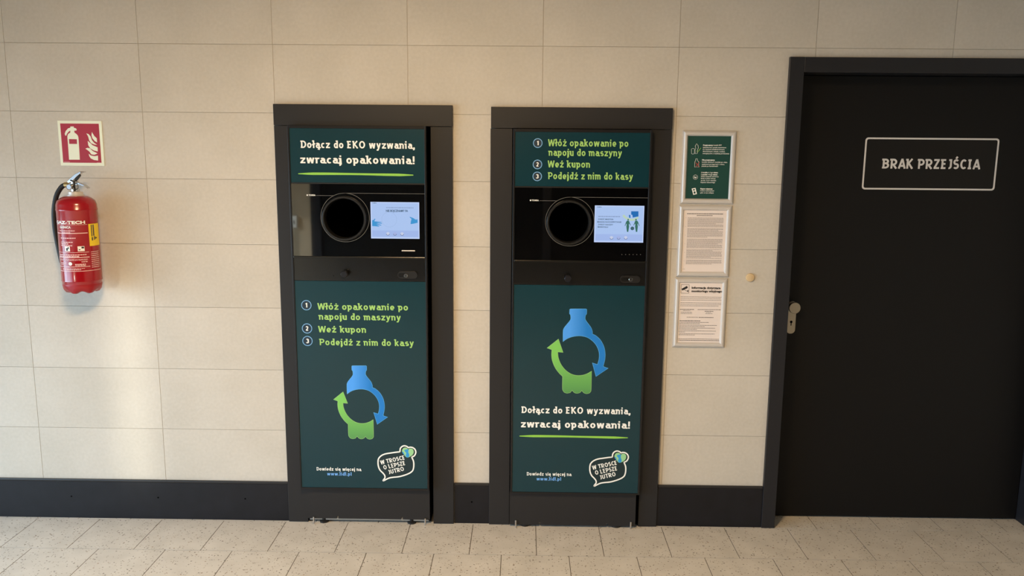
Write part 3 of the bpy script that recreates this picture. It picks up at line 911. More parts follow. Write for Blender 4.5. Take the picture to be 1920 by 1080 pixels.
def make_machine(S, dx0, dx1, dz, label, left):
    """S surround; dx0..dx1 door edges; dz height shift of the door"""
    s0, s1, top, seam = S['s0'], S['s1'], S['top'], S['seam']
    t = empty('reverse_vending_machine', ((s0 + s1) / 2, 0, 0))
    tag(t, label, 'vending machine', 'bottle return machines in the wall')
    P = lambda u, v: at(u, v, YD)
    # wall surround of three sheet panels
    box('surround_header', s0, s1, YS - 0.003, 0, seam + 0.0008, top, M_ANTH, t, bev=0.0015)
    jl, jr = dx0 - 0.004, dx1 + (0.015 if left else 0.004)
    if left: jl = 0.0925
    box('surround_jamb', s0 - (0 if left else 0.002), jl, YS, 0, 0.0, seam - 0.0008, M_ANTH, t, bev=0.0015)
    box('surround_jamb', jr, s1 - 0.001, YS, 0, 0.0, seam - 0.0008, M_ANTH, t, bev=0.0015)
    # cabinet set into the wall
    ci0, ci1 = dx0 + 0.012, dx1 - 0.012
    cx0, cx1 = max(s0 + 0.032, jl + 0.001), min(s1 - 0.032, dx1 + 0.0005)
    boxes('cabinet', [(cx0, cx0 + 0.01, -0.028, 0.55, 0.02, seam), (cx1 - 0.01, cx1, -0.028, 0.55, 0.02, seam),
                      (cx0 + 0.01, cx1 - 0.01, 0.54, 0.55, 0.02, seam), (cx0 + 0.01, cx1 - 0.01, -0.015, 0.54, seam - 0.012, seam),
                      (cx0 + 0.01, cx1 - 0.01, 0.0, 0.54, 0.02, 0.035)], M_VOID, t)
    # door frame
    zt, zb = 1.892 + dz, 0.186 + dz
    fw = 0.0085
    YF = YD - 0.003
    fr = boxes('door_frame', [(dx0, dx0 + fw, YF, -0.024, zb, zt), (dx1 - fw, dx1, YF, -0.024, zb, zt),
                              (dx0 + fw, dx1 - fw, YF, -0.024, zt - 0.013, zt), (dx0 + fw, dx1 - fw, YF, -0.024, zb, zb + 0.008)], M_BEZEL, t, bev=0.0012)
    px0, px1 = dx0 + fw + 0.0005, dx1 - fw - 0.0005
    # printed header panel
    hp = box('header_panel', px0, px1, YD, -0.03, 1.640 + dz, zt - 0.0135, M_TEAL, t)
    # black glass with the round opening
    g0, g1 = 1.3075 + dz, 1.6335 + dz
    hc = (0.3125, 1.4795) if left else (1.3262, 1.4709)
    hr = 0.089
    glass = flat('glass_panel', [[(px0, g0), (px1, g0), (px1, g1), (px0, g1)], circle(hc[0], hc[1], hr + 0.012, 64)], -0.030, M_GLASS, t, thick=-YD - 0.030)
    box('upper_rail', px0, px1, YD - 0.001, -0.03, 1.6340 + dz, 1.6395 + dz, M_BLACK, t)
    ring = lathe('feed_ring', [(hr + 0.0118, -0.02), (hr + 0.0118, 0.006), (hr + 0.009, 0.0095), (hr + 0.003, 0.0095), (hr, 0.006), (hr - 0.001, -0.03), (hr + 0.0118, -0.03), (hr + 0.0118, -0.02)],
                 (hc[0], YD, hc[1]), 'Y', mat('ring_rubber', (24, 24, 24), 0.35), t, n=72, caps=False)
    lathe('feed_tunnel', [(hr - 0.002, -0.028), (hr - 0.012, -0.32), (0.0, -0.32)], (hc[0], YD, hc[1]), 'Y', M_VOID, t, n=64, caps=False)
    oc = (hc[0] + 0.004, hc[1] + 0.004)
    strokes('ring_line', [(circle(oc[0], oc[1], 0.1105, 90), circle(oc[0], oc[1], 0.1092, 90), True)], YD, M_GREYL, glass)
    lx = px0 + 0.072
    lz = 1.586 + dz + (0 if left else -0.006)
    x_hit = oc[0] - math.sqrt(max(0.0, 0.11 ** 2 - (lz - 0.004 - oc[1]) ** 2))
    strokes('accent_line', [([(lx + 0.04, lz - 0.0035), (x_hit, lz - 0.0035)], [(lx + 0.04, lz - 0.0048), (x_hit, lz - 0.0048)], False),
                            ([(oc[0], oc[1] + 0.1105), (px1, oc[1] + 0.1105)], [(oc[0], oc[1] + 0.1092), (px1, oc[1] + 0.1092)], False)], YD, M_GREYL, glass)
    flat('maker_mark', [[(lx - 0.004, lz - 0.006), (lx + 0.002, lz - 0.006), (lx + 0.002, lz), (lx - 0.004, lz)]], YD, M_WHITE, glass)
    text('maker_lettering', 'TOMRA', (lx + 0.005, lz - 0.006), (lx + 0.036, lz - 0.006), 0.0065, YD, M_WHITE, glass, 0.03)
    # screen
    if left: sx0, sx1, sz0, sz1 = 0.4325, 0.652, 1.3905, 1.5555
    else: sx0, sx1, sz0, sz1 = 1.4412, 1.6625, 1.3835, 1.549
    sc = box('screen', sx0, sx1, YD - 0.0008, YD, sz0, sz1, scr('pale', (196, 214, 252), 0.93), t)
    ys = YD - 0.0008
    box('screen_page', sx0 + 0.005, sx1 - 0.004, ys - 0.0003, ys, sz0 + 0.006, sz1 - 0.0045, scr('blue', (176, 203, 248), 0.9), sc)
    box('screen_bar', sx0 + 0.005, sx1 - 0.004, ys - 0.0006, ys - 0.0003, sz0 + 0.008, sz0 + 0.037, scr('bar', (166, 190, 242), 0.9), sc)
    ys -= 0.0006
    ink = scr('ink', (62, 92, 120), 0.75); faint = scr('faint', (142, 164, 205), 0.85); cy = scr('cyan', (62, 158, 222), 0.85)
    if left:
        Q = zoomed(680, 365, 12.0, YD)
        text('screen_title', 'NIE BOJCZNAMY FA', Q(525, 385), Q(1020, 388), 0.0095, ys, ink, sc, 0.03)
        a = Q(530, 300); b = Q(1145, 300)
        fine_lines('screen_caption', sc, dashes(a[0], b[0], a[1], 0.0035), ys, faint)
        for pts in ([(215, 575), (245, 570), (270, 540), (288, 545), (265, 590), (270, 600), (430, 612), (425, 622), (310, 625), (435, 640), (435, 655), (310, 645), (420, 682), (415, 697), (305, 667), (375, 706), (372, 717), (215, 705)],
                    [(1055, 500), (1075, 500), (1105, 515), (1130, 520), (1190, 560), (1235, 555), (1238, 632), (1195, 640), (1135, 655), (1080, 662), (1085, 600), (1100, 545), (1070, 520)]):
            flat('screen_hand', [[Q(*p) for p in pts]], ys, cy, sc, thick=0.0003)
        c = Q(600, 560)
        strokes('screen_watermark', [(circle(c[0], c[1], 0.034), circle(c[0], c[1], 0.0335), True)], ys, faint, sc)
        ic = [(570, 880), (728, 882), (888, 884)]
        text('screen_mark', 'TOMRA', Q(212, 197), Q(315, 197), 0.004, ys, ink, sc, 0.02)
    else:
        Q = zoomed(1105, 375, 12.418, YD)
        for s, a, b, v, m_ in (('ZWRÓĆ MASZYNA', 200, 560, 462, ink), ('MASZAS RAXOZPRYTANIE', 185, 745, 524, ink), ('ZWROT KAUCJNY', 198, 550, 586, ink), ('MARIATALU', 195, 435, 642, ink)):
            p0 = Q(a, v); p1 = Q(b, v)
            text('screen_text', s, p0, (p1[0], p0[1]), 0.0062, ys, m_, sc, 0.02)
        a = Q(205, 392); b = Q(715, 392)
        fine_lines('screen_caption', sc, dashes(a[0], b[0], a[1], 0.0040), ys, faint)
        arc = [Q(*p) for p in [(790, 350), (830, 400), (900, 440), (980, 460), (1060, 448), (1140, 405)]]
        stroke('screen_arc', arc, 0.010, ys, scr('lime', (196, 222, 200), 0.85), sc, False, True)
        db = scr('deepblue', (28, 116, 196), 0.8); gr = scr('green', (58, 122, 108), 0.75)
        flat('screen_box', [[Q(*p) for p in [(972, 262), (1142, 262), (1142, 382), (1010, 408), (1000, 345), (972, 340)]]], ys - 0.0006, db, sc, thick=0.0003)
        flat('screen_box', [[Q(*p) for p in [(920, 345), (955, 350), (955, 420), (925, 410)]]], ys - 0.0006, db, sc, thick=0.0003)
        body = [(885, 478), (920, 478), (935, 520), (965, 590), (958, 597), (925, 545), (920, 580), (925, 620), (905, 742), (875, 740), (860, 620), (868, 560), (862, 545), (832, 605), (822, 602), (850, 520), (870, 485)]
        for k, sgn in ((0, 1), (182, 1)):
            pts = [Q(p[0] + k, p[1]) for p in body] if k == 0 else [Q(903 + 182 - (p[0] - 903), p[1]) for p in body][::-1]
            flat('screen_figure', [pts], ys - 0.0006, gr, sc, thick=0.0003)
            c = Q(903 + k, 457); flat('screen_figure_head', [circle(c[0], c[1], 0.0036, 16)], ys - 0.0006, gr, sc, thick=0.0003)
        c = Q(1000, 660); flat('screen_bag', [circle(c[0], c[1], 0.0085, 9)], ys - 0.0006, scr('bag', (70, 110, 125), 0.75), sc, thick=0.0003)
        ic = [(515, 880), (681, 880), (847, 880)]
        text('screen_mark', 'TOMRA', Q(170, 172), Q(285, 172), 0.004, ys, ink, sc, 0.02)
    for i, q in enumerate(ic):
        c = Q(*q)
        flat('screen_button', [circle(c[0], c[1], 0.0078, 24)], ys, scr('button', (205, 214, 240), 0.9) if i != 1 else scr('button_dim', (170, 185, 235), 0.9), sc, thick=0.0003)
        strokes('screen_button_rim', [([(c[0] + 0.0078 * math.cos(a), c[1] + 0.0078 * math.sin(a)) for a in [math.pi + math.pi * k / 12 for k in range(13)]],
                                       [(c[0] + 0.0058 * math.cos(a), c[1] + 0.0058 * math.sin(a)) for a in [math.pi + math.pi * k / 12 for k in range(13)]], False)], ys - 0.0003, scr('rim', (110, 125, 165), 0.8), sc)
    # receipt slot or small status lamps
    if left:
        a = P(753.3, 470); b = P(778.2, 470.5)
        box('receipt_slot', a[0], b[0], YD - 0.002, YD, a[1] - 0.0025, a[1] + 0.0025, M_ALU, t, bev=0.0007)
    else:
        for k in range(6):
            c = P(1166 + k * 7.0, 477.3)
            lathe('indicator_dot', [(0.0016, 0), (0.0016, 0.0006), (0, 0.0006)], (c[0], YD, c[1]), 'Y', M_GREYL, t, n=10)
    # lock rail
    box('rail_lip', px0, px1, YD - 0.006, -0.03, 1.2995 + dz, 1.3070 + dz, M_STRIP, t, bev=0.0015)
    box('lock_rail', px0, px1, YD - 0.001, -0.03, 1.1945 + dz, 1.2990 + dz, M_STRIP, t, bev=0.0008)
    k = P(648, 512.4) if left else P(1064.3, 520.6)
    lathe('knob', [(0.011, 0), (0.011, 0.012), (0.0155, 0.014), (0.0165, 0.019), (0.0160, 0.032), (0.013, 0.035), (0, 0.035)], (k[0], YD - 0.001, k[1]), 'Y',
          mat('knob_black', (20, 20, 26), 0.3), t, n=24, fn=lambda r, h, a: (r * (1 + 0.05 * math.cos(6 * a)), h))
    l0, l1 = (P(746, 515), P(783, 515)) if left else (P(1162.5, 523), P(1200, 523))
    cz = l0[1]
    lk = flat('lock_escutcheon', [rrect(l0[0], l1[0], cz - 0.0165, cz + 0.0165, 0.0155, 8)], YD - 0.001, M_BLACK, t, thick=0.009)
    mod = lk.modifiers.new('bevel', 'BEVEL'); mod.width = 0.003; mod.segments = 2; mod.limit_method = 'ANGLE'
    c = P(761.7, 516.0) if left else P(1181.9, 523.3)
    flat('lock_lever', [rrect(l0[0] + 0.004, c[0] + 0.004, cz - 0.009, cz + 0.009, 0.0085, 6)], YD - 0.010, M_STRIP, lk, thick=0.002)
    lathe('lock_barrel', [(0.0088, 0), (0.0088, 0.004), (0.0075, 0.0052), (0, 0.0052)], (c[0], YD - 0.010, c[1]), 'Y', M_CHROME, lk, n=24)
    box('key_slit', c[0] - 0.0008, c[0] + 0.0008, YD - 0.0156, YD - 0.0150, c[1] - 0.004, c[1] + 0.004, M_VOID, lk)
    if left:
        c = P(625.6, 517); lathe('pin_hole', [(0.0018, 0), (0.0018, 0.0004), (0, 0.0004)], (c[0], YD - 0.001, c[1]), 'Y', M_VOID, t, n=10)
    # printed front panel
    fp = box('front_panel', px0, px1, YD, -0.03, zb + 0.0085, 1.1930 + dz, M_TEAL, t)
    if left:
        slogan(hp, P, YD, (562.3, 778.3, 277.3), (561.7, 777.3, 306.0), (559.3, 775, 325.8))
        step_list(fp, P, YD, [((574.4, 572.2, 9.6), '1', [('Włóż opakowanie po', 595.3, 765, 580.3), ('napoju do maszyny', 596, 751.6, 599.3)]),
                              ((575.7, 615.8, 9.6), '2', [('Weź kupon', 596.6, 686.3, 623)]), ((576.6, 639.3, 9.6), '3', [('Podejdź z nim do kasy', 597.5, 776, 647)])])
        logo(fp, YD, 1)
        bubble(fp, YD)
        more_info(fp, P, YD, (593, 678.5, 882), (613.6, 659.3, 891.2))
    else:
        step_list(hp, P, YD, [((1008.3, 268.3, 8.5), '1', [('Włóż opakowanie po', 1027.3, 1178, 274), ('napoju do maszyny', 1026.7, 1166, 292)]),
                              ((1007.7, 308.3, 8.5), '2', [('Weź kupon', 1026.7, 1106, 313.8)]), ((1007.3, 330.7, 8.5), '3', [('Podejdź z nim do kasy', 1026, 1186.7, 335.8)])])
        c2 = at(1084.2, 667.0, YD)
        logo(fp, YD, 2, LOGO_C, 1.125, (c2[0] - LOGO_C[0], c2[1] - LOGO_C[1]))
        slogan(fp, P, YD, (976.2, 1182.5, 774.3), (975.3, 1180.8, 801), (974, 1177.3, 817.6))
        h2 = at(1162.5, 857.6, YD); h1 = at(764.2, 847.8, YD)
        bubble(fp, YD, (h2[0] - h1[0], h2[1] - h1[1]))
        more_info(fp, P, YD, (987, 1072.4, 891.3), (1006, 1052, 900.6))
    # kick plate and what shows below it
    k0, k1 = (0.0935, 0.6850) if left else (1.0700, 1.6740)
    kz0 = 0.026 if left else 0.010
    ykp = -0.034 if left else -0.040
    bm = bmesh.new()
    notch = [k0 + 0.145, k1 - 0.135]
    xs = [k0]
    for q in notch: xs += [q - 0.004, q + 0.004]
    xs.append(k1)
    zt_k = zb - 0.002
    for i in range(0, len(xs) - 1):
        a, b = xs[i], xs[i + 1]
        addbox(bm, a, b, ykp, ykp + 0.012, kz0 + (0.012 if i % 2 else 0), zt_k)
    bmesh.ops.remove_doubles(bm, verts=bm.verts, dist=1e-5)
    from_bm('kick_plate', bm, M_ANTH, t)
    box('base_rail', k0 + 0.006, k1 - 0.006, ykp + 0.014, ykp + 0.030, 0.012, 0.034, M_ZINC, t)
    for x in (k0 + 0.030, k1 - 0.022):
        lathe('levelling_bolt', [(0.0042, 0), (0.0042, 0.036)], (x, ykp - 0.006 + 0.0, 0.0005), 'Z', M_CHROME, t, n=12)
    for x in (k0 + 0.075, k1 - 0.09):
        lathe('foot', [(0.022, 0), (0.022, 0.008), (0.012, 0.012), (0.012, 0.02)], (x, ykp + 0.022, 0.0), 'Z', M_RUBBER, t, n=20)
    return t

make_machine(M1, 0.0685, 0.6860, 0.0, 'bottle return machine with the white slogan above its feed hole and numbered steps below', True)
make_machine(M2, 1.0725, 1.6865, -0.008, 'bottle return machine with numbered green steps above its feed hole and the slogan below', False)

# ------------------------------------------------------------------ fire extinguisher
EX, EY, EZ, ER = -0.8705, -0.115, 1.142, 0.0835
ext = empty('fire_extinguisher', (EX, 0, EZ))
tag(ext, 'red dry powder fire extinguisher with black hose hung on the tiled wall', 'fire extinguisher')
H = 0.430
lathe('tank', [(0.05, 0.012), (ER - 0.012, 0.020), (ER - 0.003, 0.034), (ER - 0.0015, 0.052), (ER + 0.0008, 0.056), (ER, 0.060), (ER, H - 0.062), (ER + 0.001, H - 0.060), (ER + 0.001, H - 0.055), (ER, H - 0.053),
               (ER - 0.001, H - 0.035), (ER - 0.007, H - 0.018), (ER - 0.022, H - 0.006), (0.05, H), (0.03, H + 0.004)], (EX, EY, EZ), 'Z', M_RED, ext, n=72)
def lobes(r, h, a):
    k = max(0.0, (0.03 - h) / 0.03)
    return (r, h - 0.006 * k * math.cos(6 * a + 0.5))
lathe('foot_ring', [(ER - 0.0025, 0.046), (ER - 0.002, 0.036), (ER - 0.006, 0.018), (ER - 0.016, 0.006), (ER - 0.030, 0.003), (0.02, 0.012)], (EX, EY, EZ), 'Z', mat('red_plastic_foot', (150, 10, 24), 0.3), ext, n=72, fn=lobes)
neck = lathe('neck_collar', [(0.036, H - 0.002), (0.036, H + 0.006), (0.031, H + 0.008), (0.030, H + 0.020), (0.022, H + 0.022)], (EX, EY, EZ), 'Z', M_ALU, ext, n=32)
zv = EZ + H
vb = empty('valve', (EX, EY, zv)); bpy.data.objects.remove(vb)
valve = lathe('valve', [(0.0185, H + 0.018), (0.0185, H + 0.032), (0.0145, H + 0.034), (0.0145, H + 0.054), (0.017, H + 0.056), (0.017, H + 0.066), (0.008, H + 0.070), (0.008, H + 0.078), (0, H + 0.078)], (EX, EY, EZ), 'Z', M_CHROME, ext, n=28)
lathe('pressure_gauge', [(0.0125, 0.0), (0.0125, 0.016), (0.0105, 0.018), (0.0105, 0.0165), (0, 0.0165)], (EX - 0.012, EY - 0.012, zv + 0.042), 'Y', M_CHROME, valve, n=24)
# hose outlet with brass ferrule to the left
def tube_part(name, pts, r, m, par, **k): return tube(name, pts, r, m, par, **k)
tube_part('hose_ferrule', [(EX - 0.014, EY, zv + 0.050), (EX - 0.030, EY, zv + 0.051), (EX - 0.045, EY, zv + 0.050)], [0.0095, 0.0115, 0.0115], M_BRASS, valve)
hose = tube_part('hose', [(EX - 0.040, EY, zv + 0.050), (EX - 0.060, EY, zv + 0.040), (EX - 0.084, EY - 0.004, zv + 0.000), (EX - 0.0985, EY - 0.008, zv - 0.070), (EX - 0.101, EY - 0.006, zv - 0.150), (EX - 0.0975, EY + 0.002, zv - 0.230), (EX - 0.094, EY + 0.012, zv - 0.300)],
                 [0.0105, 0.0105, 0.0105, 0.0105, 0.0105, 0.0105, 0.0095], M_RUBBER, ext, n=14)
# squeeze levers pointing to the right
def lever(name, spine, w, th, m, par):
    """flat bent lever: spine = [(dx, dz, width, thickness)] in the plane facing the viewer"""
    bm = bmesh.new(); rings = []
    for i, (dx, dz, ww, tt) in enumerate(spine):
        a = spine[max(i - 1, 0)]; b = spine[min(i + 1, len(spine) - 1)]
        t = Vector((b[0] - a[0], b[1] - a[1])).normalized(); n = Vector((-t.y, t.x))
        x, z = EX + dx, zv + dz
        rings.append([bm.verts.new((x + n.x * tt * s2, EY + ww * s1, z + n.y * tt * s2)) for s1, s2 in ((-1, -1), (1, -1), (1, 1), (-1, 1))])
    for a, b in zip(rings, rings[1:]):
        for j in range(4): bm.faces.new((a[j], a[(j + 1) % 4], b[(j + 1) % 4], b[j]))
    bm.faces.new(rings[0]); bm.faces.new(rings[-1])
    o = from_bm(name, bm, m, par)
    md = o.modifiers.new('bevel', 'BEVEL'); md.width = 0.0015; md.segments = 2
    return o
lever('squeeze_lever', [(-0.026, 0.062, 0.010, 0.005), (-0.008, 0.074, 0.011, 0.0075), (0.012, 0.092, 0.011, 0.0065), (0.034, 0.106, 0.011, 0.004), (0.050, 0.108, 0.009, 0.0018)], 0, 0, M_CHROME, ext)
lever('carry_handle', [(-0.022, 0.050, 0.010, 0.005), (0.002, 0.056, 0.011, 0.006), (0.024, 0.056, 0.012, 0.004), (0.046, 0.048, 0.012, 0.003), (0.062, 0.036, 0.010, 0.002)], 0, 0, M_CHROME, ext)
lever('lever_web', [(-0.006, 0.068, 0.006, 0.004), (0.010, 0.076, 0.006, 0.006), (0.028, 0.094, 0.006, 0.003)], 0, 0, M_BLACK, ext)
tube('safety_pin_ring', [(EX + 0.012 + 0.011 * math.cos(a), EY - 0.016, zv + 0.044 + 0.013 * math.sin(a)) for a in [2 * math.pi * i / 12 for i in range(13)]], 0.0013, M_BLACK, ext, n=6, res=3)
tube('safety_pin', [(EX - 0.012, EY - 0.014, zv + 0.072), (EX + 0.004, EY - 0.016, zv + 0.062), (EX + 0.014, EY - 0.016, zv + 0.056)], 0.002, M_BLACK, ext, n=8, res=4)
# wall hook behind the neck
boxes('wall_bracket', [(EX - 0.02, EX + 0.02, -0.004, 0.0, zv - 0.16, zv - 0.05), (EX - 0.012, EX + 0.012, EY + ER - 0.001, -0.004, zv - 0.110, zv - 0.090)], M_ZINC, ext)

def wrap(me, r, a0, z0):
    """flat print (x, y) -> cylinder surface; x = arc length from azimuth a0 (0 = towards the room)"""
    for v in me.vertices:
        a = a0 + v.co.x / ER
        v.co = Vector((EX + r * math.sin(a), EY - r * math.cos(a), z0 + v.co.y))
    return me
def wrap_text(name, s, x0, x1, z, cap, m, bold=0.02, r=ER + 0.0009):
    me = fit_text(s, (x0, 0), (x1, 0), cap, bold); wrap(me, r, 0, z); me.name = name
    return link_mesh(name, me, m, ext)
def wrap_rects(name, rects, m, r=ER + 0.0006, kind=None):
    bm = bmesh.new()
    for x0, x1, z0, z1 in rects:
        n = max(1, int(abs(x1 - x0) / 0.006))
        va = [bm.verts.new((x0 + (x1 - x0) * i / n, z0, 0)) for i in range(n + 1)]
        vb = [bm.verts.new((x0 + (x1 - x0) * i / n, z1, 0)) for i in range(n + 1)]
        for i in range(n): bm.faces.new((va[i], va[i + 1], vb[i + 1], vb[i]))
    me = bpy.data.meshes.new(name); bm.to_mesh(me); bm.free()
    wrap(me, r, 0, 0)
    o = link_mesh(name, me, m, ext)
    if kind: o['kind'] = kind
    return o
LT = EZ + 0.315   # top of the printed label
x0, x1 = -0.070, 0.078
wrap_text('brand_lettering', 'GAZ-TECH', x0 + 0.002, x1 - 0.008, LT - 0.001, 0.0125, M_WHITE, 0.04)
wrap_text('label_lettering', 'GAŚNICA', -0.042, 0.012, LT - 0.020, 0.009, M_WHITE, 0.035)
lines = [(x0, x1, LT - 0.0055, LT - 0.0045), (x0, x1, LT - 0.044, LT - 0.041), (x0, x1, LT - 0.128, LT - 0.1265), (x0, x1, LT - 0.151, LT - 0.148), (x0, x1, LT - 0.192, LT - 0.190), (x0, x1 + 0.058, LT - 0.2115, LT - 0.2095)]
for ln in lines: wrap_rects('label_rule', [ln], M_LABEL)
fine = []
for z, a, b, h in ((0.030, -0.045, 0.030, 0.0030), (0.038, -0.03, 0.008, 0.0026), (0.062, -0.042, 0.028, 0.0036), (0.080, -0.042, 0.018, 0.0034), (0.0875, -0.042, -0.004, 0.0034), (0.095, -0.042, 0.012, 0.0034),
                   (0.136, -0.06, 0.066, 0.0036), (0.143, -0.06, 0.040, 0.0034), (0.157, -0.06, 0.07, 0.0016), (0.161, -0.06, 0.07, 0.0016), (0.168, 0.044, 0.068, 0.003), (0.172, -0.055, -0.02, 0.002), (0.177, -0.055, -0.025, 0.002), (0.182, -0.055, -0.03, 0.002), (0.178, 0.018, 0.060, 0.004), (0.184, 0.018, 0.060, 0.003),
                   (0.198, -0.045, 0.055, 0.0022), (0.203, -0.045, 0.04, 0.0022)):
    fine += dashes(a, b, LT - z - h, h)
for k in range(9):
    fine += dashes(0.086, 0.130, LT - 0.130 - k * 0.0085, 0.003, 0.002, 0.006, 0.0012)
wrap_rects('fine_print', fine, M_LABEL, kind='stuff')
wrap_rects('pictogram', [(-0.0225, 0.0015, LT - 0.122, LT - 0.100)], M_WHITE)
wrap_rects('pictogram', [(0.033, 0.060, LT - 0.122, LT - 0.100)], M_WHITE)
wrap_rects('pictogram_mark', [(-0.016, -0.008, LT - 0.119, LT - 0.107), (-0.008, -0.003, LT - 0.111, LT - 0.103)], M_INK, r=ER + 0.0009)
wrap_rects('pictogram_mark', [(0.048, 0.058, LT - 0.110, LT - 0.102), (0.037, 0.043, LT - 0.117, LT - 0.113)], M_INK, r=ER + 0.0009)
c = circle(-0.002, 0, 0.008, 16)
bm = bmesh.new(); bm.faces.new([bm.verts.new((p[0], p[1], 0)) for p in c]); me = bpy.data.meshes.new('seal'); bm.to_mesh(me); bm.free(); wrap(me, ER + 0.0008, 0, LT - 0.177)
link_mesh('seal', me, M_WHITE, ext)
wrap_rects('yellow_label', [(0.083, 0.145, LT - 0.102, LT - 0.004)], M_YEL)
wrap_rects('yellow_label_print', [(0.094, 0.099, LT - 0.060, LT - 0.008), (0.103, 0.110, LT - 0.058, LT - 0.008), (0.094, 0.101, LT - 0.078, LT - 0.063), (0.106, 0.112, LT - 0.076, LT - 0.060)], M_INKM, r=ER + 0.0009)
me = bpy.data.meshes.new('t'); me.from_pydata([(0.114, -0.062, 0), (0.126, -0.068, 0), (0.114, -0.074, 0)], [], [(0, 1, 2)]); wrap(me, ER + 0.0009, 0, LT); link_mesh('warning_mark', me, M_INK, ext)

# ------------------------------------------------------------------ fire extinguisher sign
SX0, SX1, SZ0, SZ1 = -0.9880, -0.7880, 1.7035, 1.9045
fs = empty('fire_extinguisher_sign', ((SX0 + SX1) / 2, 0, SZ0))
tag(fs, 'square red and white sign with a fire extinguisher and flames, on the tiled wall', 'sign')
box('sign_plate', SX0, SX1, -0.003, 0, SZ0, SZ1, M_SIGNW, fs)
Q = zoomed(100, 215, 10.286, -0.003)
box('red_field', SX0 + 0.012, SX1 - 0.0125, -0.0034, -0.003, SZ0 + 0.0135, SZ1 - 0.0125, M_SIGNR, fs)
pict = [(330, 228), (395, 228), (397, 252), (435, 262), (452, 285), (445, 307), (405, 308), (408, 345), (445, 370), (475, 405), (485, 440), (500, 650), (512, 868), (305, 868), (290, 650), (272, 420),
        (283, 380), (305, 358), (330, 345), (328, 305), (295, 330), (262, 370), (252, 403), (232, 405), (222, 370), (240, 315), (285, 265), (330, 250)]
flat('extinguisher_pictogram', [[Q(*p) for p in pict], [Q(*p) for p in [(302, 470), (455, 474), (460, 565), (308, 563)]]], -0.0034, M_SIGNW, fs, thick=0.0004)
for fl in ([(745, 335), (790, 410), (840, 455), (845, 535), (800, 510), (755, 455), (738, 400)],
           [(638, 360), (680, 375), (720, 420), (745, 490), (790, 545), (845, 582), (790, 575), (730, 550), (695, 500), (672, 420)],
           [(665, 505), (710, 545), (760, 590), (855, 630), (858, 710), (780, 690), (710, 645), (675, 590)],
           [(620, 655), (660, 640), (710, 650), (760, 700), (855, 748), (790, 775), (735, 765), (695, 710), (650, 675)],
           [(683, 752), (720, 785), (790, 800), (862, 790), (865, 885), (790, 875), (725, 845), (695, 800)]):
    flat('flame', [[Q(*p) for p in fl]], -0.0034, M_SIGNW, fs, thick=0.0004)
bmr = bmesh.new()
for a, b in (((205, 912), (320, 916)), ((840, 928), (925, 930))):
    p, q = Q(*a), Q(*b); addbox(bmr, p[0], q[0], -0.0037, -0.0034, p[1] - 0.0006, p[1] + 0.0006)
from_bm('maker_line', bmr, M_LABEL, fs)

# ------------------------------------------------------------------ notices in silver snap frames
def snap_frame(x0, x1, z0, z1, label, poster_mat):
    t = empty('notice_frame', ((x0 + x1) / 2, 0, z0))
    tag(t, label, 'notice', 'silver framed notices beside the machine')
    w = 0.0235; d = 0.014
    prof = [(0.0, 0.0), (0.0, 0.004), (0.003, 0.0095), (0.008, 0.0135), (0.013, d), (0.018, 0.0125), (w, 0.0055), (w, 0.003)]   # inward distance, height off the wall
    cs = [(x0, z0, 1, 1), (x1, z0, -1, 1), (x1, z1, -1, -1), (x0, z1, 1, -1)]
    for i in range(4):
        a, b = cs[i], cs[(i + 1) % 4]
        bm = bmesh.new()
        ra = [bm.verts.new((a[0] + a[2] * p, -h, a[1] + a[3] * p)) for p, h in prof]
        rb = [bm.verts.new((b[0] + b[2] * p, -h, b[1] + b[3] * p)) for p, h in prof]
        n = len(prof)
        for j in range(n): bm.faces.new((ra[j], ra[(j + 1) % n], rb[(j + 1) % n], rb[j]))
        bm.faces.new(ra); bm.faces.new(rb)
        o = from_bm('frame_bar', bm, M_ALU, t, True)
        o.data.set_sharp_from_angle(angle=math.radians(35))
    s = box('poster', x0 + w - 0.001, x1 - w + 0.001, -0.0042, -0.0005, z0 + w - 0.001, z1 - w + 0.001, poster_mat, t)
    return t, s
GX0, GX1 = 1.8290, 2.0695
F1 = (1.8310, 2.0712, 1.5570, 1.8833)
F2 = (1.8270, 2.0682, 1.2225, 1.5508)
F3 = (1.8228, 2.0648, 0.8890, 1.2163)
yp = -0.0042
t1, s1 = snap_frame(*F1, 'silver framed dark green notice with white text and small icons', M_POSTG)
Q = zoomed(1280, 250, 8.31, yp)
def rel(q, a, b, v): 
    p0 = q(a, v); p1 = q(b, v); return p0, (p1[0], p0[1])
for s, a, b, v, bold in (('Przyjmujemy', 318, 472, 193, .045), ('butelki PET', 480, 608, 194, .01), ('(plastikowe) i puszki aluminiowe', 316, 678, 228, .012), ('po napojach bezalkoholowych,', 314, 656, 258, .012), ('alkoholowych, sokach, wodach,', 313, 660, 290, .012), ('energetyczne, z etykietą producenta', 312, 724, 322, .012),
                   ('Nie przyjmujemy', 302, 500, 423, .045), ('butelek szklanych, butelek po oleju,', 299, 695, 456, .012), ('opakowań po jogurtach i mleku,', 297, 652, 489, .012), ('puszek po konserwach', 296, 548, 518, .012),
                   ('1 butelka = 1 gr rabatu', 290, 548, 618, .04), ('1 puszka = 5 gr rabatu', 288, 540, 650, .04), ('Rabat zostanie naliczony,', 286, 562, 680, .012), ('kiedy zrobisz zakupy', 284, 512, 710, .012), ('za min. 2 zł + wartość', 282, 520, 742, .012), ('kuponu rabatowego', 280, 504, 772, .012),
                   ('Kupon rabatowy', 275, 466, 872, .045), ('można wykorzystać', 273, 488, 902, .012), ('tylko w tym sklepie', 270, 482, 934, .012)):
    p0, p1 = rel(Q, a, b, v)
    text('notice_lettering', s, p0, p1, 0.0052, yp, M_WHITE, s1, bold)
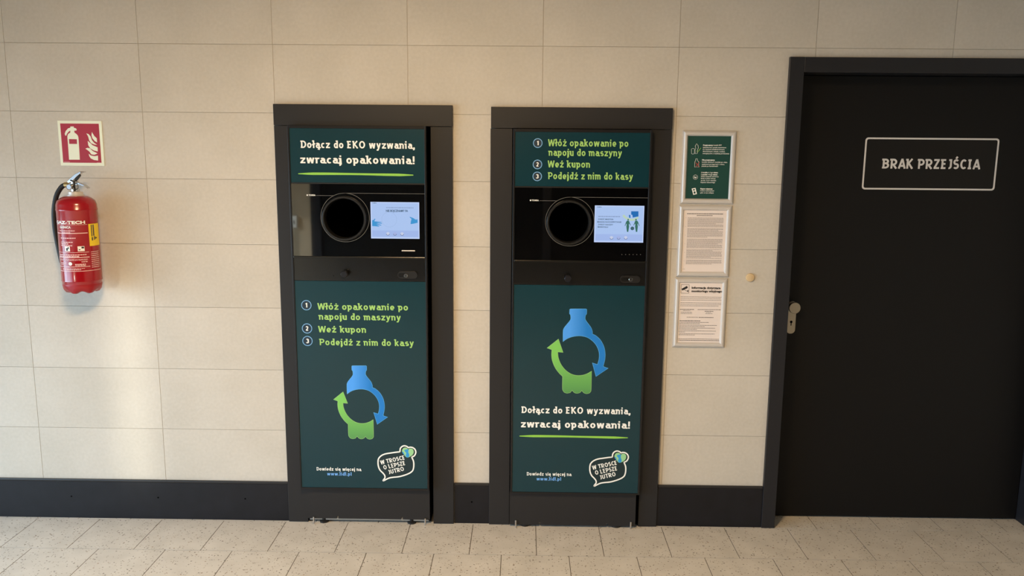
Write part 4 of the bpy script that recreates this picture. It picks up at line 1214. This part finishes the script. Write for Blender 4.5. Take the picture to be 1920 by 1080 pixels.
stroke('can_icon', [Q(*p) for p in [(135, 245), (150, 236), (180, 238), (185, 250), (180, 318), (160, 325), (138, 318)]], 0.0011, yp, M_WHITE, s1, True, False)
stroke('bottle_icon', [Q(*p) for p in [(218, 160), (240, 190), (245, 225), (235, 250), (225, 318), (195, 318), (192, 260), (205, 235), (195, 200)]], 0.0012, yp, M_WHITE, s1, True, False)
stroke('tick_icon', [Q(*p) for p in [(215, 270), (235, 292), (285, 225)]], 0.0018, yp, M_LINEG, s1, False, False)
stroke('glass_bottle_icon', [Q(*p) for p in [(205, 395), (228, 395), (232, 425), (250, 445), (250, 525), (185, 525), (188, 445), (202, 425)]], 0.0011, yp, M_WHITE, s1, True, False)
mr = mat('red_print', (200, 60, 60), 0.5)
stroke('cross_icon', [Q(*p) for p in [(200, 455), (262, 525)]], 0.0018, yp - 0.0003, mr, s1, False, False)
stroke('cross_icon', [Q(*p) for p in [(262, 445), (205, 520)]], 0.0018, yp - 0.0003, mr, s1, False, False)
c = Q(198, 683)
strokes('coin_icon', [(circle(c[0], c[1], 0.0105), circle(c[0], c[1], 0.0096), True)], yp, M_WHITE, s1)
text('coin_lettering', '5gr', (c[0] - 0.0062, c[1] - 0.003), (c[0] + 0.0064, c[1] - 0.003), 0.006, yp, M_WHITE, s1, .04)
flat('coupon_icon', [[Q(*p) for p in [(140, 860), (200, 850), (222, 945), (165, 960)]], [Q(*p) for p in [(158, 872), (188, 868), (192, 888), (164, 894)]], [Q(*p) for p in [(168, 908), (196, 902), (204, 935), (176, 943)]]], yp, M_WHITE, s1, thick=0.0004)

t2, s2 = snap_frame(*F2, 'silver framed white notice densely filled with grey small print', M_PAPER)
Xa, Xb, Za, Zb = F2[0] + 0.0225, F2[1] - 0.0225, F2[2] + 0.0225, F2[3] - 0.0225
fine_lines('fine_print_heading', s2, dashes(Xa + 0.016, Xb - 0.016, Zb - 0.018, 0.0030, 0.006, 0.016, 0.001) + dashes(Xa + 0.060, Xb - 0.062, Zb - 0.0255, 0.0026, 0.006, 0.012, 0.001), yp, M_INKM)
rr = []; z = Zb - 0.036
k = 0
while z > Za + 0.034:
    short = (k % 7 == 6)
    if k % 11 != 10: rr += dashes(Xa + 0.020, Xb - 0.014 - (random.uniform(0.02, 0.09) if short else 0), z, 0.0016, 0.003, 0.011, 0.0012)
    if k % 9 == 0: rr += [(Xa + 0.011, Xa + 0.013, z, z + 0.0016)]
    z -= 0.0044; k += 1
rr += dashes(Xa + 0.006, Xa + 0.016, Za + 0.012, 0.0012, 0.003, 0.005)
fine_lines('fine_print', s2, rr, yp, M_INKG)

t3, s3 = snap_frame(*F3, 'silver framed white video monitoring notice with a black camera icon', M_PAPER)
Q = zoomed(1255, 520, 8.0, yp)
for s, a, b, v in (('Informacja dotycząca', 335, 768, 170), ('monitoringu wizyjnego', 332, 790, 220)):
    p0, p1 = rel(Q, a, b, v); text('notice_heading', s, p0, p1, 0.0094, yp, M_INK, s3, .045)
p = Q(172, 240); q = Q(300, 108)
strokes('icon_border', [(rrect(p[0], q[0], p[1], q[1], 0.002), rrect(p[0] + 0.0012, q[0] - 0.0012, p[1] + 0.0012, q[1] - 0.0012, 0.0016), True)], yp, M_INK, s3)
flat('camera_icon', [[Q(*p) for p in [(182, 172), (265, 128), (278, 155), (268, 165), (195, 198)]]], yp, M_INK, s3, thick=0.0004)
stroke('camera_bracket_icon', [Q(*p) for p in [(222, 178), (240, 198), (278, 210)]], 0.0018, yp, M_INK, s3, False, False)
flat('camera_mount_icon', [[Q(*p) for p in [(270, 195), (286, 192), (284, 222), (268, 215)]]], yp, M_INK, s3, thick=0.0004)
rr = []; rb = []
Xl, Xr = F3[0] + 0.0245, F3[1] - 0.0245
for v, a, b, h, bold in ((292, 170, 795, 5, 0), (317, 168, 795, 5, 0), (340, 166, 793, 5, 0), (380, 165, 792, 5, 0), (403, 163, 792, 5, 0), (425, 162, 745, 5, 0), (480, 158, 372, 8, 1), (483, 425, 775, 7, 0), (500, 205, 315, 5, 0), (522, 170, 345, 6, 0), (543, 170, 342, 6, 0),
                         (510, 530, 660, 8, 1), (528, 550, 625, 5, 0), (545, 540, 650, 5, 0), (598, 260, 430, 6, 0), (600, 440, 662, 8, 1), (650, 152, 470, 9, 1), (673, 148, 590, 6, 0), (692, 146, 455, 6, 0), (716, 144, 712, 6, 0), (736, 143, 530, 6, 0), (758, 142, 692, 6, 0), (776, 140, 412, 6, 0),
                         (801, 139, 697, 6, 0), (818, 138, 235, 6, 0), (844, 137, 680, 6, 0), (862, 136, 382, 6, 0), (922, 133, 757, 7, 0), (944, 132, 758, 8, 0)):
    p0, p1 = rel(Q, a, b, v)
    xs_, xe_ = max(p0[0], Xl), min(p1[0], Xr)
    (rb if bold else rr).extend(dashes(xs_, xe_, p0[1] - h / 2 / 3300, h / 3300, 0.004, 0.013, 0.0012))
fine_lines('fine_print', s3, rr, yp, M_INKM)
fine_lines('fine_print_bold', s3, rb, yp, M_INK)

# ------------------------------------------------------------------ wall bumper
bx, bz = at(1407.8, 521.2, -0.015)
b = lathe('door_bumper', [(0.0195, 0), (0.0195, 0.006), (0.0180, 0.0085), (0.012, 0.0105), (0, 0.011)], (bx, 0, bz), 'Y', M_BEIGE, None, n=32)
tag(b, 'small round beige bumper knob on the tiled wall beside the black door', 'bumper')

# ------------------------------------------------------------------ door
d = empty('door_1', ((DOOR[0] + DOOR[1]) / 2, 0, 0)); struct(d, 'tall black door with a wide black frame')
fwid, fwt = 0.064, 0.066
YFR = -0.018
LY = 0.115
box('jamb', DOOR[0], DOOR[0] + fwid, YFR, 0.16, 0, DOOR[2], M_FRAME, d, bev=0.002)
box('jamb', DOOR[1] - fwid, DOOR[1], YFR, 0.16, 0, DOOR[2], M_FRAME, d, bev=0.002)
box('head', DOOR[0] + fwid, DOOR[1] - fwid, YFR + 0.0005, 0.16, DOOR[2] - fwt, DOOR[2] - 0.0005, M_FRAME, d, bev=0.002)
box('leaf', DOOR[0] + fwid + 0.003, DOOR[1] - fwid - 0.003, LY, LY + 0.045, 0.006, DOOR[2] - fwt - 0.003, M_DOOR, d, bev=0.001)
hb = flat('handle_plate', [rrect(2.3845, 2.4255, 0.935, 1.092, 0.0195, 10)], LY, M_STEEL, d, thick=0.009)
md = hb.modifiers.new('bevel', 'BEVEL'); md.width = 0.0012; md.segments = 2; md.limit_method = 'ANGLE'
kx, kz = at(1490, 577.5, LY - 0.055)
lathe('knob', [(0.010, 0.0), (0.010, 0.030), (0.026, 0.036), (0.027, 0.040), (0.027, 0.050), (0.0255, 0.052), (0, 0.052)], (kx, LY - 0.008, kz), 'Y', M_STEEL, hb, n=40)
flat('keyhole', [circle(2.405, 0.992, 0.0062, 16)], LY - 0.009, M_VOID, hb, thick=0.0004)
box('key_slot', 2.4030, 2.4070, LY - 0.0094, LY - 0.009, 0.974, 0.989, M_VOID, hb)

# door sign
DX0, DX1, DZ0, DZ1 = 2.693, 3.3055, 1.6235, 1.8615
ds = empty('door_sign', ((DX0 + DX1) / 2, LY, DZ0))
tag(ds, 'black no-passage sign with a rounded white border on the black door', 'sign')
flat('sign_plate', [rrect(DX0, DX1, DZ0, DZ1, 0.014)], LY, M_SIGNBK, ds, thick=0.0015)
strokes('border_line', [(rrect(DX0, DX1, DZ0, DZ1, 0.014), rrect(DX0 + 0.0075, DX1 - 0.0075, DZ0 + 0.0075, DZ1 - 0.0075, 0.0085), True)], LY - 0.0015, M_SIGNTX, ds)
p0 = at(1650.8, 315.5, LY); p1 = at(1837.4, 317.8, LY)
stroke_text('sign_lettering', 'BRAK PRZEJŚCIA', (p0[0], (p0[1] + p1[1]) / 2), (p1[0], (p0[1] + p1[1]) / 2), 0.0450, LY - 0.0015, M_SIGNTX, ds, 0.185)

# ------------------------------------------------------------------ ceiling lamps (out of the picture, they light the hall)
LAMP_LABELS = ('square flush ceiling lamp with a warm diffuser, above the hall before the machines', 'square flush ceiling lamp with a dimmer warm diffuser, above the hall before the door')
for i, (x, y) in enumerate(((0.50, -2.6), (2.75, -3.9))):
    t = empty('ceiling_lamp', (x, y, ZC))
    tag(t, LAMP_LABELS[i], 'lamp', 'ceiling lamps of the hall')
    boxes('lamp_frame', [(x - 0.32, x + 0.32, y - 0.32, y - 0.30, ZC - 0.02, ZC), (x - 0.32, x + 0.32, y + 0.30, y + 0.32, ZC - 0.02, ZC),
                         (x - 0.32, x - 0.30, y - 0.30, y + 0.30, ZC - 0.02, ZC), (x + 0.30, x + 0.32, y - 0.30, y + 0.30, ZC - 0.02, ZC)], M_ALU, t)
    box('diffuser', x - 0.30, x + 0.30, y - 0.30, y + 0.30, ZC - 0.012, ZC, mat('diffuser', (255, 236, 205), 0.5, emit=2.0), t)
    area('lamp_light', (x, y, ZC - 0.03), (0, 0, -1), 0.58, 0.58, LAMP_POWER * (1.0 if i == 0 else 0.05), (1.0, 0.68, 0.36), 175)
